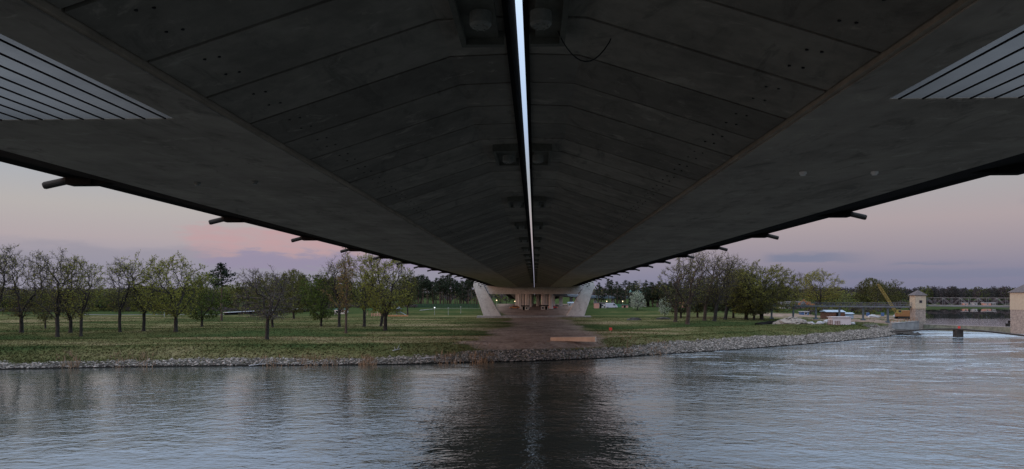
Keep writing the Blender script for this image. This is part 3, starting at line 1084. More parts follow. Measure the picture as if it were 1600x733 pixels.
# ------------------------------------------------------------------ trees
def colonise(seed, attr, trunk_h, D=0.5, infl=4.5, kill=0.9, lean=(0, 0), limbs=0, limb_len=4.0, up=0.02, max_iter=170, wob=.05):
    rnd = np.random.RandomState(seed)
    nodes, par = [np.zeros(3)], [-1]
    k = int(trunk_h / D)
    w_ = np.zeros(2)
    for i in range(k):
        w_ += rnd.normal(0, wob, 2) * D
        nodes.append(np.array([lean[0] * (i + 1) * D + w_[0], lean[1] * (i + 1) * D + w_[1], (i + 1) * D]))
        par.append(len(nodes) - 2)
    ph0 = rnd.uniform(0, 2 * PI)
    for q in range(limbs):                                # main limbs forking from the upper trunk
        src = max(1, k - rnd.randint(0, max(1, int(k * .38)) + 1)) if q else k
        ang = ph0 + 2 * PI * q / max(1, limbs) + rnd.uniform(-.5, .5)
        tilt = rnd.uniform(.30, .95) if q else rnd.uniform(.05, .25)
        dv = np.array([math.cos(ang) * math.sin(tilt), math.sin(ang) * math.sin(tilt), math.cos(tilt)])
        cur, L_ = src, limb_len * rnd.uniform(.65, 1.15)
        pos = nodes[src].copy()
        for i in range(int(L_ / D)):
            dv = dv + rnd.normal(0, .10, 3) + np.array([0, 0, .035])
            dv /= np.linalg.norm(dv)
            pos = pos + dv * D
            nodes.append(pos.copy())
            par.append(cur)
            cur = len(nodes) - 1
    P = np.array(nodes)
    dmat = np.linalg.norm(attr[:, None] - P[None], axis=2)
    near = dmat.argmin(1)
    nd = dmat.min(1)
    alive = np.ones(len(attr), bool)
    seen = {}
    for it in range(max_iter):
        act = np.where(alive & (nd < (infl if it > 12 else 99)))[0]
        if len(act) == 0:
            break
        new = []
        arr = np.array(nodes)
        dirs = attr[act] - arr[near[act]]
        dirs /= np.linalg.norm(dirs, axis=1)[:, None] + 1e-9
        acc = {}
        for i, a in enumerate(act):
            acc.setdefault(near[a], []).append(dirs[i])
        for n_, ds in acc.items():
            if seen.get(n_, 0) >= 2:
                continue
            seen[n_] = seen.get(n_, 0) + 1
            v = np.mean(ds, 0) + rnd.normal(0, .22, 3) + np.array([0, 0, up])
            v /= np.linalg.norm(v) + 1e-9
            new.append(arr[n_] + v * D)
            par.append(n_)
        if not new:
            break
        base = len(nodes)
        nodes += new
        NP = np.array(new)
        dm_ = np.linalg.norm(attr[:, None] - NP[None], axis=2)
        mi_, mn = dm_.argmin(1), dm_.min(1)
        better = mn < nd
        near[better] = base + mi_[better]
        nd = np.minimum(nd, mn)
        alive &= nd > kill
    return np.array(nodes), par


def envelope(rnd, n, z0, z1, rx, shape, lb=1.0):
    """attraction points filling a crown"""
    out = []
    lob = rnd.uniform(0, 2 * PI, 3)
    bites = [(rnd.uniform(0, 2 * PI), rnd.uniform(.15, 1.0), rnd.uniform(.10, .2)) for _ in range(int(5 * lb) if lb > 1 else 0)]
    while len(out) < n:
        z = rnd.uniform(0, 1)
        a = rnd.uniform(0, 2 * PI)
        if shape == 'round':
            rr = math.sqrt(max(0, 1 - (2 * z - .92) ** 2 / 1.18))
        elif shape == 'vase':
            rr = min(1.0, .38 + 1.25 * z) * math.sqrt(max(0, 1 - max(0, z - .5) ** 2 / .27))
        elif shape == 'column':
            rr = (0.45 + .75 * z if z < .5 else 1.65 * (1 - z) ** .75) * .95
        else:
            rr = math.sqrt(max(0, 1 - z ** 2))
        rr *= 1 + lb * (.16 * math.sin(2 * a + lob[0] + 2 * z) + .12 * math.sin(3 * a + lob[1] + 5 * z) + .08 * math.sin(5 * a + lob[2]))
        if lb > 1:
            if z > .80 + .20 * (.5 + .5 * math.sin(2 * a + lob[1])) * (.6 + .4 * math.sin(3 * a + lob[0])):
                continue
            if any(abs((a - ba + PI) % (2 * PI) - PI) < .42 and abs(z - bz) < bw for ba, bz, bw in bites):
                continue
        r = rx * rr * math.sqrt(rnd.uniform(.04, 1))
        zz__ = z0 + (z1 - z0) * z
        out.append((r * math.cos(a), r * math.sin(a), zz__))
    return np.array(out)


def leaf_quad(mb, c, s, rnd, mi):
    a, b = rnd.uniform(0, 2 * PI), rnd.uniform(-1, 1)
    q = math.sqrt(1 - b * b)
    n_ = Vector((q * math.cos(a), q * math.sin(a), b))
    u = n_.orthogonal().normalized()
    k = n_.cross(u)
    th = rnd.uniform(0, PI)
    u2, k2 = u * math.cos(th) + k * math.sin(th), k * math.cos(th) - u * math.sin(th)
    c = Vector(c)
    mb.poly([c + u2 * s, c + k2 * s * .55, c - u2 * s * .9, c - k2 * s * .6], mi)


def tree_proto(seed, H, Wd, trunk, shape='round', n=800, leaf=1.0, lsize=.13, mats=('bark', 'twig', 'bud'), lean=(0, 0), crown0=None, D=.45, r0=.024, p=2.08, tw=3, infl=4.5, kill=.7, tlen=(.45, 1.0), limbs=0, lob=1.0):
    """returns (trunk mesh, crown mesh); heights in metres"""
    rnd = random.Random(seed)
    rn = np.random.RandomState(seed + 100)
    z0 = crown0 if crown0 is not None else trunk * .95
    attr = envelope(rn, n, z0, H - .5, Wd / 2 - .4, shape, lob)
    attr[:, 0] += lean[0] * attr[:, 2]
    attr[:, 1] += lean[1] * attr[:, 2]
    P, par = colonise(seed, attr, trunk, D, infl, kill, lean, limbs, (H - trunk) * .5)
    N_ = len(P)
    rad = np.zeros(N_)
    ch = [0] * N_
    for i in range(N_ - 1, 0, -1):
        if ch[i] == 0:
            rad[i] = r0 ** p
        rad[par[i]] += rad[i]
        ch[par[i]] += 1
    rad = rad ** (1 / p)
    rad[0] = rad[1] * 1.35
    if N_ > 2:
        rad[1] *= 1.08
    big, small = MB(), MB()
    for i in range(1, N_):
        a, b = par[i], i
        ra, rb_ = rad[a], rad[b]
        ra = min(ra, rb_ * 1.35) if a > 0 else ra
        if rb_ > .10:
            big.tube(P[a], P[b], ra, rb_, 8 if rb_ > .2 else 6, 0, False)
        else:
            small.tube(P[a], P[b], ra, rb_, 4 if rb_ > .04 else 3, 0, False)
    for i in range(1, N_):
        if rad[i] < .055 and P[i][2] > z0 * .7:
            for k in range(tw):
                out = P[i] - np.array([0, 0, z0 + (H - z0) * .3])
                out = out / (np.linalg.norm(out) + 1e-6)
                v = Vector((rnd.gauss(0, 1), rnd.gauss(0, 1), rnd.gauss(.25, .8))).normalized() + Vector(out) * .7
                v.normalize()
                L = rnd.uniform(*tlen)
                e = Vector(P[i]) + v * L
                small.tube(P[i], e, .02, .011, 3, 0, False)
                m_ = leaf
                while m_ > 0:
                    if rnd.random() < m_:
                        leaf_quad(small, Vector(P[i]) + v * L * rnd.uniform(.35, 1.1) + Vector((rnd.gauss(0, .1), rnd.gauss(0, .1), rnd.gauss(0, .1))), lsize * rnd.uniform(.6, 1.5), rnd, 1)
                    m_ -= 1
    # root flare
    return (big.mesh('trunk', M[mats[0]], True), small.mesh('crown', [M[mats[1]], M[mats[2]]]), H, Wd)


PROTO = {
    'poplar': tree_proto(7, 17.5, 4.6, 4.5, 'column', 1100, 3.2, .14, mats=('barkwarm', 'twig2', 'budred'), infl=3, r0=.034, limbs=3),
    'broad': tree_proto(12, 12, 12, 1.6, 'round', 1050, 4.0, .15, mats=('bark', 'twig', 'shrubleaf'), crown0=1.6),
    'bloom': tree_proto(13, 6.5, 6, 1.0, 'round', 420, 6.0, .13, mats=('bark', 'twig', 'bloom'), crown0=.7, D=.4),
    'far_yellow': tree_proto(14, 12, 8, 3, 'round', 330, 3.2, .24, mats=('bark', 'twig2', 'leafy'), D=.7, r0=.03, kill=1.3),
    'far_bare': tree_proto(15, 13, 8, 3.5, 'vase', 380, .5, .2, mats=('bark', 'twig2', 'bud'), D=.7, r0=.03, kill=1.3),
    'far_brown': tree_proto(16, 11, 9, 2.2, 'round', 380, 3.0, .25, mats=('bark', 'twig', 'shrubleaf'), D=.7, r0=.03, kill=1.3),
    'far_dark': tree_proto(19, 11, 9, 1.8, 'round', 420, 3.4, .24, mats=('bark', 'twig', 'undergrowth'), D=.7, r0=.03, kill=1.3),
    'mid_far': tree_proto(18, 9, 8, 1.4, 'round', 380, 3.4, .22, mats=('bark', 'twig', 'leaf'), D=.7, r0=.03, kill=1.3),
    'far_rust': tree_proto(17, 9, 8, 1.6, 'round', 300, 3.2, .22, mats=('bark', 'twig', 'budred'), D=.7, r0=.03, kill=1.3),
}


# recipe -> every tree of these kinds is grown on its own, at its real size
RECIPE = {
    'oak_a': dict(r0=.027, p=2.04, trunk=.2, shape='round', n=1000, leaf=.9, lsize=.13, mats=('bark', 'twig', 'bud'), limbs=4),
    'oak_b': dict(r0=.027, p=2.04, trunk=.28, shape='vase', n=1000, leaf=.6, lsize=.12, mats=('bark', 'twig', 'bud'), limbs=4),
    'oak_c': dict(r0=.026, p=2.04, trunk=.22, shape='round', n=1100, leaf=2.6, lsize=.14, mats=('bark', 'twig', 'budyellow'), limbs=5),
    'oak_d': dict(r0=.026, p=2.04, trunk=.26, shape='vase', n=900, leaf=1.9, lsize=.13, mats=('bark', 'twig', 'budyellow'), limbs=3),
    'round': dict(trunk=.27, shape='round', n=1500, leaf=.2, lsize=.1, mats=('bark', 'twig2', 'bud'), limbs=5),
    'lean_r': dict(r0=.032, p=2.0, trunk=.25, shape='vase', n=1200, leaf=.7, lsize=.12, mats=('bark', 'twig', 'bud'), limbs=3, lean=(.17, .02)),
    'lean_l': dict(r0=.032, p=2.0, trunk=.25, shape='vase', n=1200, leaf=.6, lsize=.12, mats=('barkwarm', 'twig', 'bud'), limbs=3, lean=(.09, -.03)),
    'grove': dict(r0=.03, p=2.02, trunk=.13, shape='round', n=1400, leaf=3.0, lsize=.15, mats=('bark', 'twig', 'bud'), limbs=5),
    'under': dict(r0=.026, p=2.05, trunk=.12, shape='round', n=900, leaf=2.6, lsize=.16, mats=('bark', 'twig', 'undergrowth'), limbs=4),
    'green': dict(trunk=.16, shape='round', n=900, leaf=4.5, lsize=.15, mats=('bark', 'twig', 'leaf'), limbs=3),
    'mid': dict(trunk=.2, shape='round', n=900, leaf=2.8, lsize=.15, mats=('bark', 'twig', 'shrubleaf'), limbs=4),
}


def pine_proto(seed, H, Wd, bare, flat=False):
    rnd = random.Random(seed)
    tr, cr = MB(), MB()
    pts = [Vector((0, 0, -.2))]
    x = y = 0.0
    for i in range(1, 13):
        x += rnd.gauss(0, .07)
        y += rnd.gauss(0, .07)
        pts.append(Vector((x, y, H * i / 12.4)))
    for i in range(12):
        tr.tube(pts[i], pts[i + 1], .26 * (1 - i / 13.5), .26 * (1 - (i + 1) / 13.5), 7, 0, False)
    nb = 46
    for k in range(nb):
        u = bare + (1 - bare) * (k + rnd.random()) / nb
        z = H * u * .985
        i = min(11, int(z / H * 12.4))
        b = pts[i].lerp(pts[i + 1], min(1, max(0, z / H * 12.4 - i)))
        q = (u - bare) / (1 - bare)
        L = Wd / 2 * (math.sin(PI * min(1, .18 + q * .86)) ** .7) * rnd.uniform(.45, 1.15)
        a = rnd.uniform(0, 2 * PI)
        e = b + Vector((math.cos(a) * L, math.sin(a) * L, L * rnd.uniform(-.12, .45)))
        cr.tube(b, e, .05, .02, 3, 0, False)
        for c in range(max(2, int(L * 2.4))):
            f = rnd.uniform(.35, 1.05)
            cc = b.lerp(e, f) + Vector((rnd.gauss(0, .22), rnd.gauss(0, .22), rnd.gauss(.1, .16)))
            for j in range(13):
                leaf_quad(cr, cc + Vector((rnd.gauss(0, .3), rnd.gauss(0, .3), rnd.gauss(0, .17))), rnd.uniform(.12, .26), rnd, 1)
    return (tr.mesh('trunk', M['pinebark'], True), cr.mesh('crown', [M['pinebark'], M['needle']]), H, Wd)


PROTO['pine_a'] = pine_proto(21, 16, 6, .38)
PROTO['pine_b'] = pine_proto(22, 15, 5, .25)
PROTO['pine_c'] = pine_proto(23, 16, 5.5, .58)


def plant(kind, px, by, ty, wpx, label, cat='tree', name='oak_tree', group=None, rz=None, t=None, zb=None, squeeze=1.0):
    """kind of tree rooted in picture column px; by/ty: rows of its foot and top; wpx: crown width"""
    global _ti
    if t is None:
        t = (EYE - 2.2) * FPX / (by - HORIZON)
        for _ in range(6):
            x, y = at_t(px, t)
            t = max(60, min(700, (EYE - gz(x, y)) * FPX / (by - HORIZON)))
    x, y = at_t(px, t)
    z = gz(x, y)
    H = h_at(ty, t) - z
    if kind in RECIPE and cat == 'tree' and by:
        rc = dict(RECIPE[kind])
        wm = wpx * t / FPX
        tm, cm, h0, w0 = tree_proto(abs(int(px * 7)) + 31, H, wm, rc.pop('trunk') * H, lob=1.5, **rc)
    else:
        tm, cm, h0, w0 = PROTO[kind]
    o = thing(name, label, cat, (x, y, z - .05), rz if rz is not None else rs.uniform(0, 2 * PI), group)
    s = wpx * t / FPX / w0
    o.scale = (s, s, H / h0)
    for nm, me in (('trunk', tm), ('crown', cm)):
        c = bpy.data.objects.new(nm, me)
        COL.objects.link(c)
        c.parent = o
    return o


G1 = 'oaks along the meadow left of the bridge'
G2 = 'trees in the grove right of the bridge'
TREES = [
    ('oak_b', -12, 523, 384, 84, 'bare oak cut off by the photo edge, leftmost of the meadow row', 'oak_tree', G1),
    ('oak_a', 33.6, 520, 386, 68, 'bare forked oak with a low side limb, second in the meadow row', 'oak_tree', G1),
    ('mid', 71, 513.5, 452, 34, 'small bushy tree between the first two tall bare oaks', 'young_tree', None),
    ('oak_b', 90, 525.5, 390, 74, 'tall dark bare oak with the thickest tangle of twigs, close to the river', 'oak_tree', G1),
    ('oak_a', 110, 520, 402, 50, 'slender bare oak standing close behind two taller oaks', 'oak_tree', G1),
    ('oak_d', 126.6, 524.5, 402, 56, 'bare oak with a trunk forking into a V, right of the dense tangled oak', 'oak_tree', G1),
    ('oak_b', 187.5, 519, 403, 52, 'thin crowned oak in front of the rust coloured shrub', 'oak_tree', G1),
    ('oak_d', 224.5, 517.6, 396, 66, 'budding oak with a vase shaped olive crown', 'oak_tree', G1),
    ('oak_c', 274.5, 518.5, 397, 80, 'broad budding oak with yellow green leaves and a stout trunk', 'oak_tree', G1),
    ('green', 315.5, 510.4, 428, 58, 'low leafy dark green tree with a crooked trunk beside the broad oak', 'leafy_tree', None),
    ('pine_c', 346, 501, 420, 40, 'tall lone pine with a flat tufted top', 'pine_tree', None),
    ('round', 417, 530.5, 415, 90, 'bare round crowned tree alone near the river bank', 'bare_tree', None),
    ('mid', 426, 511, 428, 66, 'dark brown tree directly behind the bare round one', 'dark_tree', None),
    ('broad', 459, 498, 428, 56, 'dense dark tree standing at the end of the white lock wall', 'dark_tree', None),
    ('green', 502, 510, 431, 56, 'fresh green round tree on the open meadow', 'leafy_tree', None),
    ('poplar', 540.5, 520, 387, 30, 'columnar poplar with orange brown buds and a thick reddish trunk', 'poplar_tree', None),
    ('oak_b', 530, 511, 402, 56, 'bare spreading tree behind the columnar poplar', 'bare_tree', None),
    ('oak_d', 569, 510.4, 392, 66, 'dark stemmed oak right of the columnar poplar', 'oak_tree', None),
    ('oak_c', 602, 516.4, 389, 80, 'yellow green budding oak nearest the bridge on the left meadow', 'oak_tree', None),
    ('lean_r', 595, 510, 420, 44, 'slim leaning tree behind the yellow green oak', 'leaning_tree', None),
    ('mid', 637, 493, 421, 34, 'ivy dark tree beside the playground', 'dark_tree', None),
    ('lean_l', 1055, 503, 409, 62, 'bare tree with a straight dark trunk, first of the right grove', 'bare_tree', G2),
    ('lean_l', 1074, 506.5, 392, 70, 'bare tree with a thick brown leaning trunk, nearest the river in the grove', 'bare_tree', G2),
    ('lean_l', 1100.5, 501, 396, 58, 'upright bare tree in the middle of the grove', 'bare_tree', G2),
    ('lean_r', 1116, 502, 396, 66, 'bare tree leaning strongly towards the weir', 'bare_tree', G2),
    ('lean_r', 1133, 499.5, 402, 60, 'bare tree with thin twigs behind the leaning one', 'bare_tree', G2),
    ('grove', 1166, 499.5, 420, 60, 'olive budding tree with a twin stem look at the end of the grove', 'budding_tree', G2),
    ('under', 1178, 500, 432, 62, 'low brown bushy tree under the budding trees of the grove', 'bushy_tree', G2),
    ('grove', 1190, 499.5, 412, 80, 'broad olive crowned tree at the weir end of the grove', 'budding_tree', G2),
    ('under', 1064, 497, 432, 46, 'dark low tree filling the gap behind the first grove trunk', 'dark_tree', None),
    ('under', 1090, 496, 428, 52, 'dark bushy tree behind the thick brown leaning trunk', 'dark_tree', None),
    ('under', 1118, 496, 426, 54, 'dark bushy tree behind the tree leaning to the weir', 'dark_tree', None),
    ('under', 1146, 497, 424, 56, 'dark bushy tree between the bare trunks and the olive crowns', 'dark_tree', None),
    ('oak_c', 1281, 489.5, 425, 54, 'solitary round budding oak behind the elevated steel walkway', 'oak_tree', None),
    ('oak_b', 1246, 486, 431, 42, 'thin bare tree between the grove and the solitary budding oak', 'bare_tree', None),
    ('broad', 1360, 484, 442, 46, 'wide brown bushy tree behind the crane boom', 'bushy_tree', None),
    ('mid', 1386, 484, 442, 46, 'bushy olive tree to the right of the crane boom top', 'bushy_tree', None),
    ('far_yellow', 1318, 482, 461, 28, 'small yellow green tree behind the plank shed', 'young_tree', None),
    ('bloom', 995.5, 491, 463, 27, 'large white blossoming tree on the green slope', 'blossom_tree', None),
    ('bloom', 1039, 494, 472, 19, 'smaller white blossoming tree left of the grove', 'blossom_tree', None),
]
ROT = {'lean_r': 0.0, 'lean_l': 0.0}
for (k, px, by, ty, wp, lab, nm, gr) in TREES:
    plant(k, px, by, ty - 9, wp * (1.26 if nm in ('oak_tree', 'bare_tree', 'budding_tree') else 1.06), lab, 'tree', nm, gr, ROT.get(k))

# background trees
bt = random.Random(77)


def belt(kind_list, x0, x1, n, t0, t1, top0, top1, wpx, label, name, group, jitter=3.0):
    for i in range(n):
        px = x0 + (x1 - x0) * (i + bt.uniform(.1, .9)) / n
        plant(bt.choice(kind_list), px, 0, bt.uniform(top0, top1), wpx * bt.uniform(.75, 1.3), label, 'tree', name, group, None, bt.uniform(t0, t1))


belt(['pine_a', 'pine_b', 'pine_a', 'pine_c'], 648, 752, 26, 318, 352, 429, 442, 18, 'dark pine in the row along the green fence left of the pier', 'pine_tree', 'pines along the green fence')
belt(['far_bare'], 650, 750, 9, 355, 380, 436, 446, 22, 'bare grey tree behind the pines left of the pier', 'bare_tree', 'bare trees behind the pines')
belt(['pine_a', 'pine_b'], 932, 1052, 17, 345, 385, 434, 450, 16, 'dark pine behind the houses right of the pier', 'pine_tree', 'pines behind the houses')
belt(['far_bare', 'far_yellow', 'far_bare'], 930, 1240, 16, 372, 410, 440, 455, 26, 'thin tree behind the houses right of the pier', 'bare_tree', 'thin trees behind the houses')
belt(['far_brown', 'far_brown', 'far_yellow', 'far_bare'], -20, 330, 26, 338, 380, 446, 460, 44, 'low brownish tree beyond the dike behind the oak row', 'bushy_tree', 'low trees beyond the dike')
belt(['far_yellow', 'far_yellow', 'far_bare'], 325, 420, 9, 330, 370, 438, 450, 30, 'pale yellow green tree beyond the white lock wall', 'young_tree', 'pale trees beyond the lock wall')
belt(['far_brown', 'far_bare', 'pine_b'], 420, 660, 30, 335, 390, 428, 448, 32, 'dark tree at the edge of the wood behind the playground', 'dark_tree', 'trees at the edge of the wood')
belt(['pine_a', 'pine_c'], 440, 520, 5, 345, 380, 428, 436, 22, 'tall pine standing above the wood behind the meadow', 'pine_tree', 'pines above the wood')
belt(['far_rust'], 165, 205, 2, 322, 330, 466, 470, 22, 'rust coloured shrub behind the thin crowned oak', 'rusty_shrub', 'rust coloured shrubs')
belt(['far_brown', 'far_bare', 'far_yellow'], 1225, 1425, 17, 330, 420, 450, 462, 30, 'hazy tree beyond the building yard', 'bushy_tree', 'trees beyond the building yard')
belt(['far_brown', 'far_bare', 'far_yellow'], 775, 835, 8, 420, 480, 460, 466, 16, 'small tree seen under the bridge left of the pillars', 'young_tree', 'trees seen under the bridge')

belt(['far_brown', 'far_brown', 'far_bare', 'far_yellow', 'mid_far'], -30, 345, 30, 318, 336, 453, 472, 40, 'low bush on the dike face behind the oak row', 'bushy_tree', 'bushes on the dike face')
belt(['pine_a', 'pine_b', 'far_bare'], 985, 1100, 12, 318, 330, 436, 452, 20, 'dark tree standing among the houses beside the blossom trees', 'dark_tree', 'dark trees among the houses')
belt(['far_brown', 'far_bare'], 1085, 1250, 14, 312, 345, 452, 466, 32, 'dark bushy tree behind the grove', 'bushy_tree', 'bushy trees behind the grove')

belt(['far_brown', 'far_bare', 'far_yellow', 'far_brown'], 318, 560, 24, 322, 350, 434, 454, 34, 'mixed tree close behind the white lock wall', 'mixed_tree', 'mixed trees behind the lock wall')

belt(['far_dark', 'far_dark', 'far_bare'], -30, 345, 26, 326, 352, 443, 458, 42, 'dark tree beyond the dike behind the oak row', 'dark_tree', 'dark trees beyond the dike')
belt(['far_dark', 'far_bare', 'pine_b'], 1000, 1235, 22, 312, 345, 436, 456, 36, 'dark tree closing the view behind the grove', 'dark_tree', 'dark trees behind the grove')

# far woods: one mass each
def wood(name, label, spots, mats, seed, face=.55, per=150):
    rnd = random.Random(seed)
    mb = MB()
    for (x, y, h, r, mi) in spots:
        z = gz(x, y)
        mb.tube((x, y, z - .3), (x, y, z + h * .6), .22, .12, 5, 0, False)
        for k in range(per):
            a, b = rnd.uniform(0, 2 * PI), rnd.uniform(-1, 1)
            q = math.sqrt(1 - b * b) * rnd.uniform(.35, 1) ** .5
            c = (x + r * q * math.cos(a), y + r * q * math.sin(a), z + h * (.58 + .40 * b * rnd.uniform(.6, 1)))
            leaf_quad(mb, c, face * rnd.uniform(.6, 1.5), rnd, mi)
    return tag(mb.obj(name, mats), label, 'wood', kind='stuff')


fw = random.Random(4)
spots = []
for i in range(230):
    px = fw.uniform(1225, 1760)
    t_ = fw.uniform(FAR_SHORE + 45, FAR_SHORE + 120)
    x, y = at_t(px, t_)
    h = (h_at(fw.uniform(444, 450), t_) - gz(x, y)) * fw.uniform(.82, 1.03)
    spots.append((x, y, h, fw.uniform(3, 5), fw.choice((1, 1, 1, 2, 2, 3))))
M['wooddark'] = leaf_mat('wood_dark', (0.034, 0.035, 0.036), (0.060, 0.060, 0.052))
M['woodbrown'] = leaf_mat('wood_brown', (0.054, 0.046, 0.050), (0.080, 0.068, 0.066))
M['woodlime'] = leaf_mat('wood_lime', (0.06, 0.07, 0.025), (0.11, 0.12, 0.04))
for i in range(150):
    px = fw.uniform(1436, 1760)
    t_ = fw.uniform(FAR_SHORE + 8, FAR_SHORE + 34)
    x, y = at_t(px, t_)
    spots.append((x, y, fw.uniform(1.0, 3.2), fw.uniform(2, 4), fw.choice((2, 2, 2, 1))))
wood('far_wood', 'dark wood along the far shore of the reservoir', spots, [M['bark'], M['wooddark'], M['woodbrown'], M['woodlime']], 8, .5, 240)
spots = []
for i in range(300):
    px = fw.uniform(-120, 1240)
    if 800 < px < 900:
        continue
    t_ = fw.uniform(430, 520)
    x, y = at_t(px, t_)
    spots.append((x, y, (h_at(fw.uniform(446, 455), t_) - gz(x, y)), fw.uniform(3.5, 6), fw.choice((1, 1, 2, 2, 2, 3))))
wood('distant_wood', 'distant low wood behind the meadow', spots, [M['bark'], M['wooddark'], M['woodbrown'], M['woodlime']], 9, .7, 110)
spots = []
for i in range(150):
    px = fw.uniform(-100, 1700)
    t_ = fw.uniform(900, 1300)
    x, y = at_t(px, t_)
    spots.append((x, y, 15, 16, fw.choice((1, 2))))
wood('horizon_wood', 'low wooded skyline on the horizon', spots, [M['bark'], M['wooddark'], M['woodbrown']], 10, 2.2, 60)

# understorey scrub at the foot of the background trees
spots = []
for i in range(170):
    px = fw.choice((fw.uniform(-60, 330), fw.uniform(420, 600), fw.uniform(1085, 1240)))
    t_ = fw.uniform(345, 400)
    x, y = at_t(px, t_)
    spots.append((x, y, fw.uniform(2.5, 5), fw.uniform(2, 4), fw.choice((1, 2, 2, 3))))
for i in range(330):
    t_ = fw.uniform(304, 350)
    x, y = at_t(fw.uniform(-80, 650), t_)
    spots.append((x, y, fw.uniform(1.0, 2.4), fw.uniform(1.4, 3.0), fw.choice((1, 2, 2, 3))))
for i in range(120):
    t_ = fw.uniform(262, 330)
    x, y = at_t(fw.uniform(1195, 1425), t_)
    spots.append((x, y, fw.uniform(1.5, 3.6), fw.uniform(1.6, 3.2), fw.choice((1, 2, 2, 3))))
wood('scrub', 'brown scrub under the background trees', spots, [M['bark'], M['shrubleaf'], M['woodbrown'], M['shrubleaf']], 12, .35, 90)


# ------------------------------------------------------------------ weir
def hip_roof(mb, w_, z, h, over=.35):
    a = w_ / 2 + over
    mb.add([(-a, -a, z), (a, -a, z), (a, a, z), (-a, a, z), (0, 0, z + h)], [(0, 1, 4), (1, 2, 4), (2, 3, 4), (3, 0, 4), (3, 2, 1, 0)])
    mb.add([(-a, -a, z - .12), (a, -a, z - .12), (a, a, z - .12), (-a, a, z - .12), (-a, -a, z - .003), (a, -a, z - .003), (a, a, z - .003), (-a, a, z - .003)],
           [(0, 1, 5, 4), (1, 2, 6, 5), (2, 3, 7, 6), (3, 0, 4, 7), (3, 2, 1, 0)])


def weir_tower(pos, wd, z_mid, z_eave, roof_h, label, win):
    t_ = thing('weir_tower', label, 'tower', (pos.x, pos.y, -1.0), 0, 'towers of the weir')
    b = MB()
    b.box(-wd / 2 + .12, wd / 2 - .12, -wd / 2 + .12, wd / 2 - .12, 0, z_mid + 1)
    for zc in np.arange(.8, z_mid + .8, .55):          # coursed masonry
        b.box(-wd / 2 + .06, wd / 2 - .06, -wd / 2 + .06, wd / 2 - .06, zc, zc + .46)
    b.obj('stone_base', M['stonewall'], t_)
    u = MB()
    u.box(-wd / 2, wd / 2, -wd / 2, wd / 2, z_mid + 1.002, z_eave + 1)
    nd = int(wd / .55)
    for i in range(nd):
        xx = -wd / 2 + .12 + (wd - .24) * (i + .5) / nd
        u.box(xx - .12, xx + .12, -wd / 2 - .10, -wd / 2 - .002, z_mid + .75, z_mid + 1.2)
    u.box(-wd / 2 - .08, wd / 2 + .08, -wd / 2 - .08, -wd / 2 - .003, z_mid + 1.203, z_mid + 1.35)
    u.obj('wall', M['plaster'], t_)
    r = MB()
    hip_roof(r, wd, z_eave + 1.13, roof_h)
    r.obj('roof', M['slate'], t_)
    for (wx, wz, ww, wh) in win:
        f = MB()
        y0 = -wd / 2
        f.box(wx - ww / 2 - .1, wx + ww / 2 + .1, y0 - .05, y0 - .002, wz - wh / 2 - .1 + 1, wz + wh / 2 + .1 + 1)
        wo_ = f.obj('window', M['slate'], t_)
        g = MB()
        g.box(wx - ww / 2, wx + ww / 2, y0 - .07, y0 - .052, wz - wh / 2 + 1, wz + wh / 2 + 1)
        g.obj('pane', M['glass'], wo_)
    return t_


weir_tower(TOWER_A, 3.0, 6.1, 9.85, 1.5, 'narrow cream weir tower with a pyramid roof and one small window', [(0.0, 8.1, .6, .6)])
weir_tower(TOWER_B, 5.6, 6.2, 10.6, 2.6, 'broad cream weir tower cut off by the photo edge', [(-.55, 8.9, .8, 1.5), (1.2, 8.9, .8, 1.5)])

gt = thing('weir_gate', 'low mossy weir gate spanning the water between the two towers', 'weir', (0, 0, 0))
m_ = MB()
m_.bar(TOWER_A + WD * 1.7 + Vector((0, 0, .2)), TOWER_B - WD * 3.0 + Vector((0, 0, .2)), .8, 2.6)
m_.obj('gate_wall', M['gate'], gt)
m_ = MB()
m_.bar(TOWER_A + WD * 1.7 + Vector((0, 0, 1.6)), TOWER_B - WD * 3.0 + Vector((0, 0, 1.6)), .95, .18)
m_.obj('gate_cap', M['wallconc'], gt)
m_ = MB()
m_.bar(TOWER_B + WD * 3.2 + Vector((0, 0, .3)), TOWER_B + WD * 160 + Vector((0, 0, .3)), 1.2, 2.9)
tag(m_.obj('dam_wall', M['wallconc']), 'long low dam wall running on from the broad tower', 'wall')

# truss footbridge between the towers
fb = thing('truss_footbridge', 'slender steel truss footbridge between the two weir towers', 'footbridge', (0, 0, 0))
A_ = TOWER_A + WD * 1.9 + Vector((1.2, 1.2, 0))
B_ = TOWER_B - WD * 3.0 + Vector((1.2, 1.2, 0))
zb0, zt0 = 6.9, 9.2
fl = MB()
fl.bar(A_ + Vector((0, 0, zb0)), B_ + Vector((0, 0, zb0)), 1.2, .35)
fl.obj('walkway', M['steelblue'], fb)
tr = MB()
n = 10
NRM = Vector((-WD.y, WD.x, 0))
for sd_ in (-.55, .55):
    o_ = NRM * sd_
    tr.bar(A_ + o_ + Vector((0, 0, zt0)), B_ + o_ + Vector((0, 0, zt0)), .07, .10)
    tr.bar(A_ + o_ + Vector((0, 0, zb0 + .25)), B_ + o_ + Vector((0, 0, zb0 + .25)), .08, .12)
    for i in range(n + 1):
        p = A_.lerp(B_, i / n) + o_
        tr.bar(p + Vector((0, 0, zb0 + .2)), p + Vector((0, 0, zt0)), .045, .045)
        if i < n:
            q = A_.lerp(B_, (i + 1) / n) + o_
            if i % 2:
                tr.bar(p + Vector((0, 0, zb0 + .2)), q + Vector((0, 0, zt0 - .05)), .045, .045)
            else:
                tr.bar(p + Vector((0, 0, zt0 - .05)), q + Vector((0, 0, zb0 + .2)), .045, .045)
tr.obj('truss', M['galv'], fb)

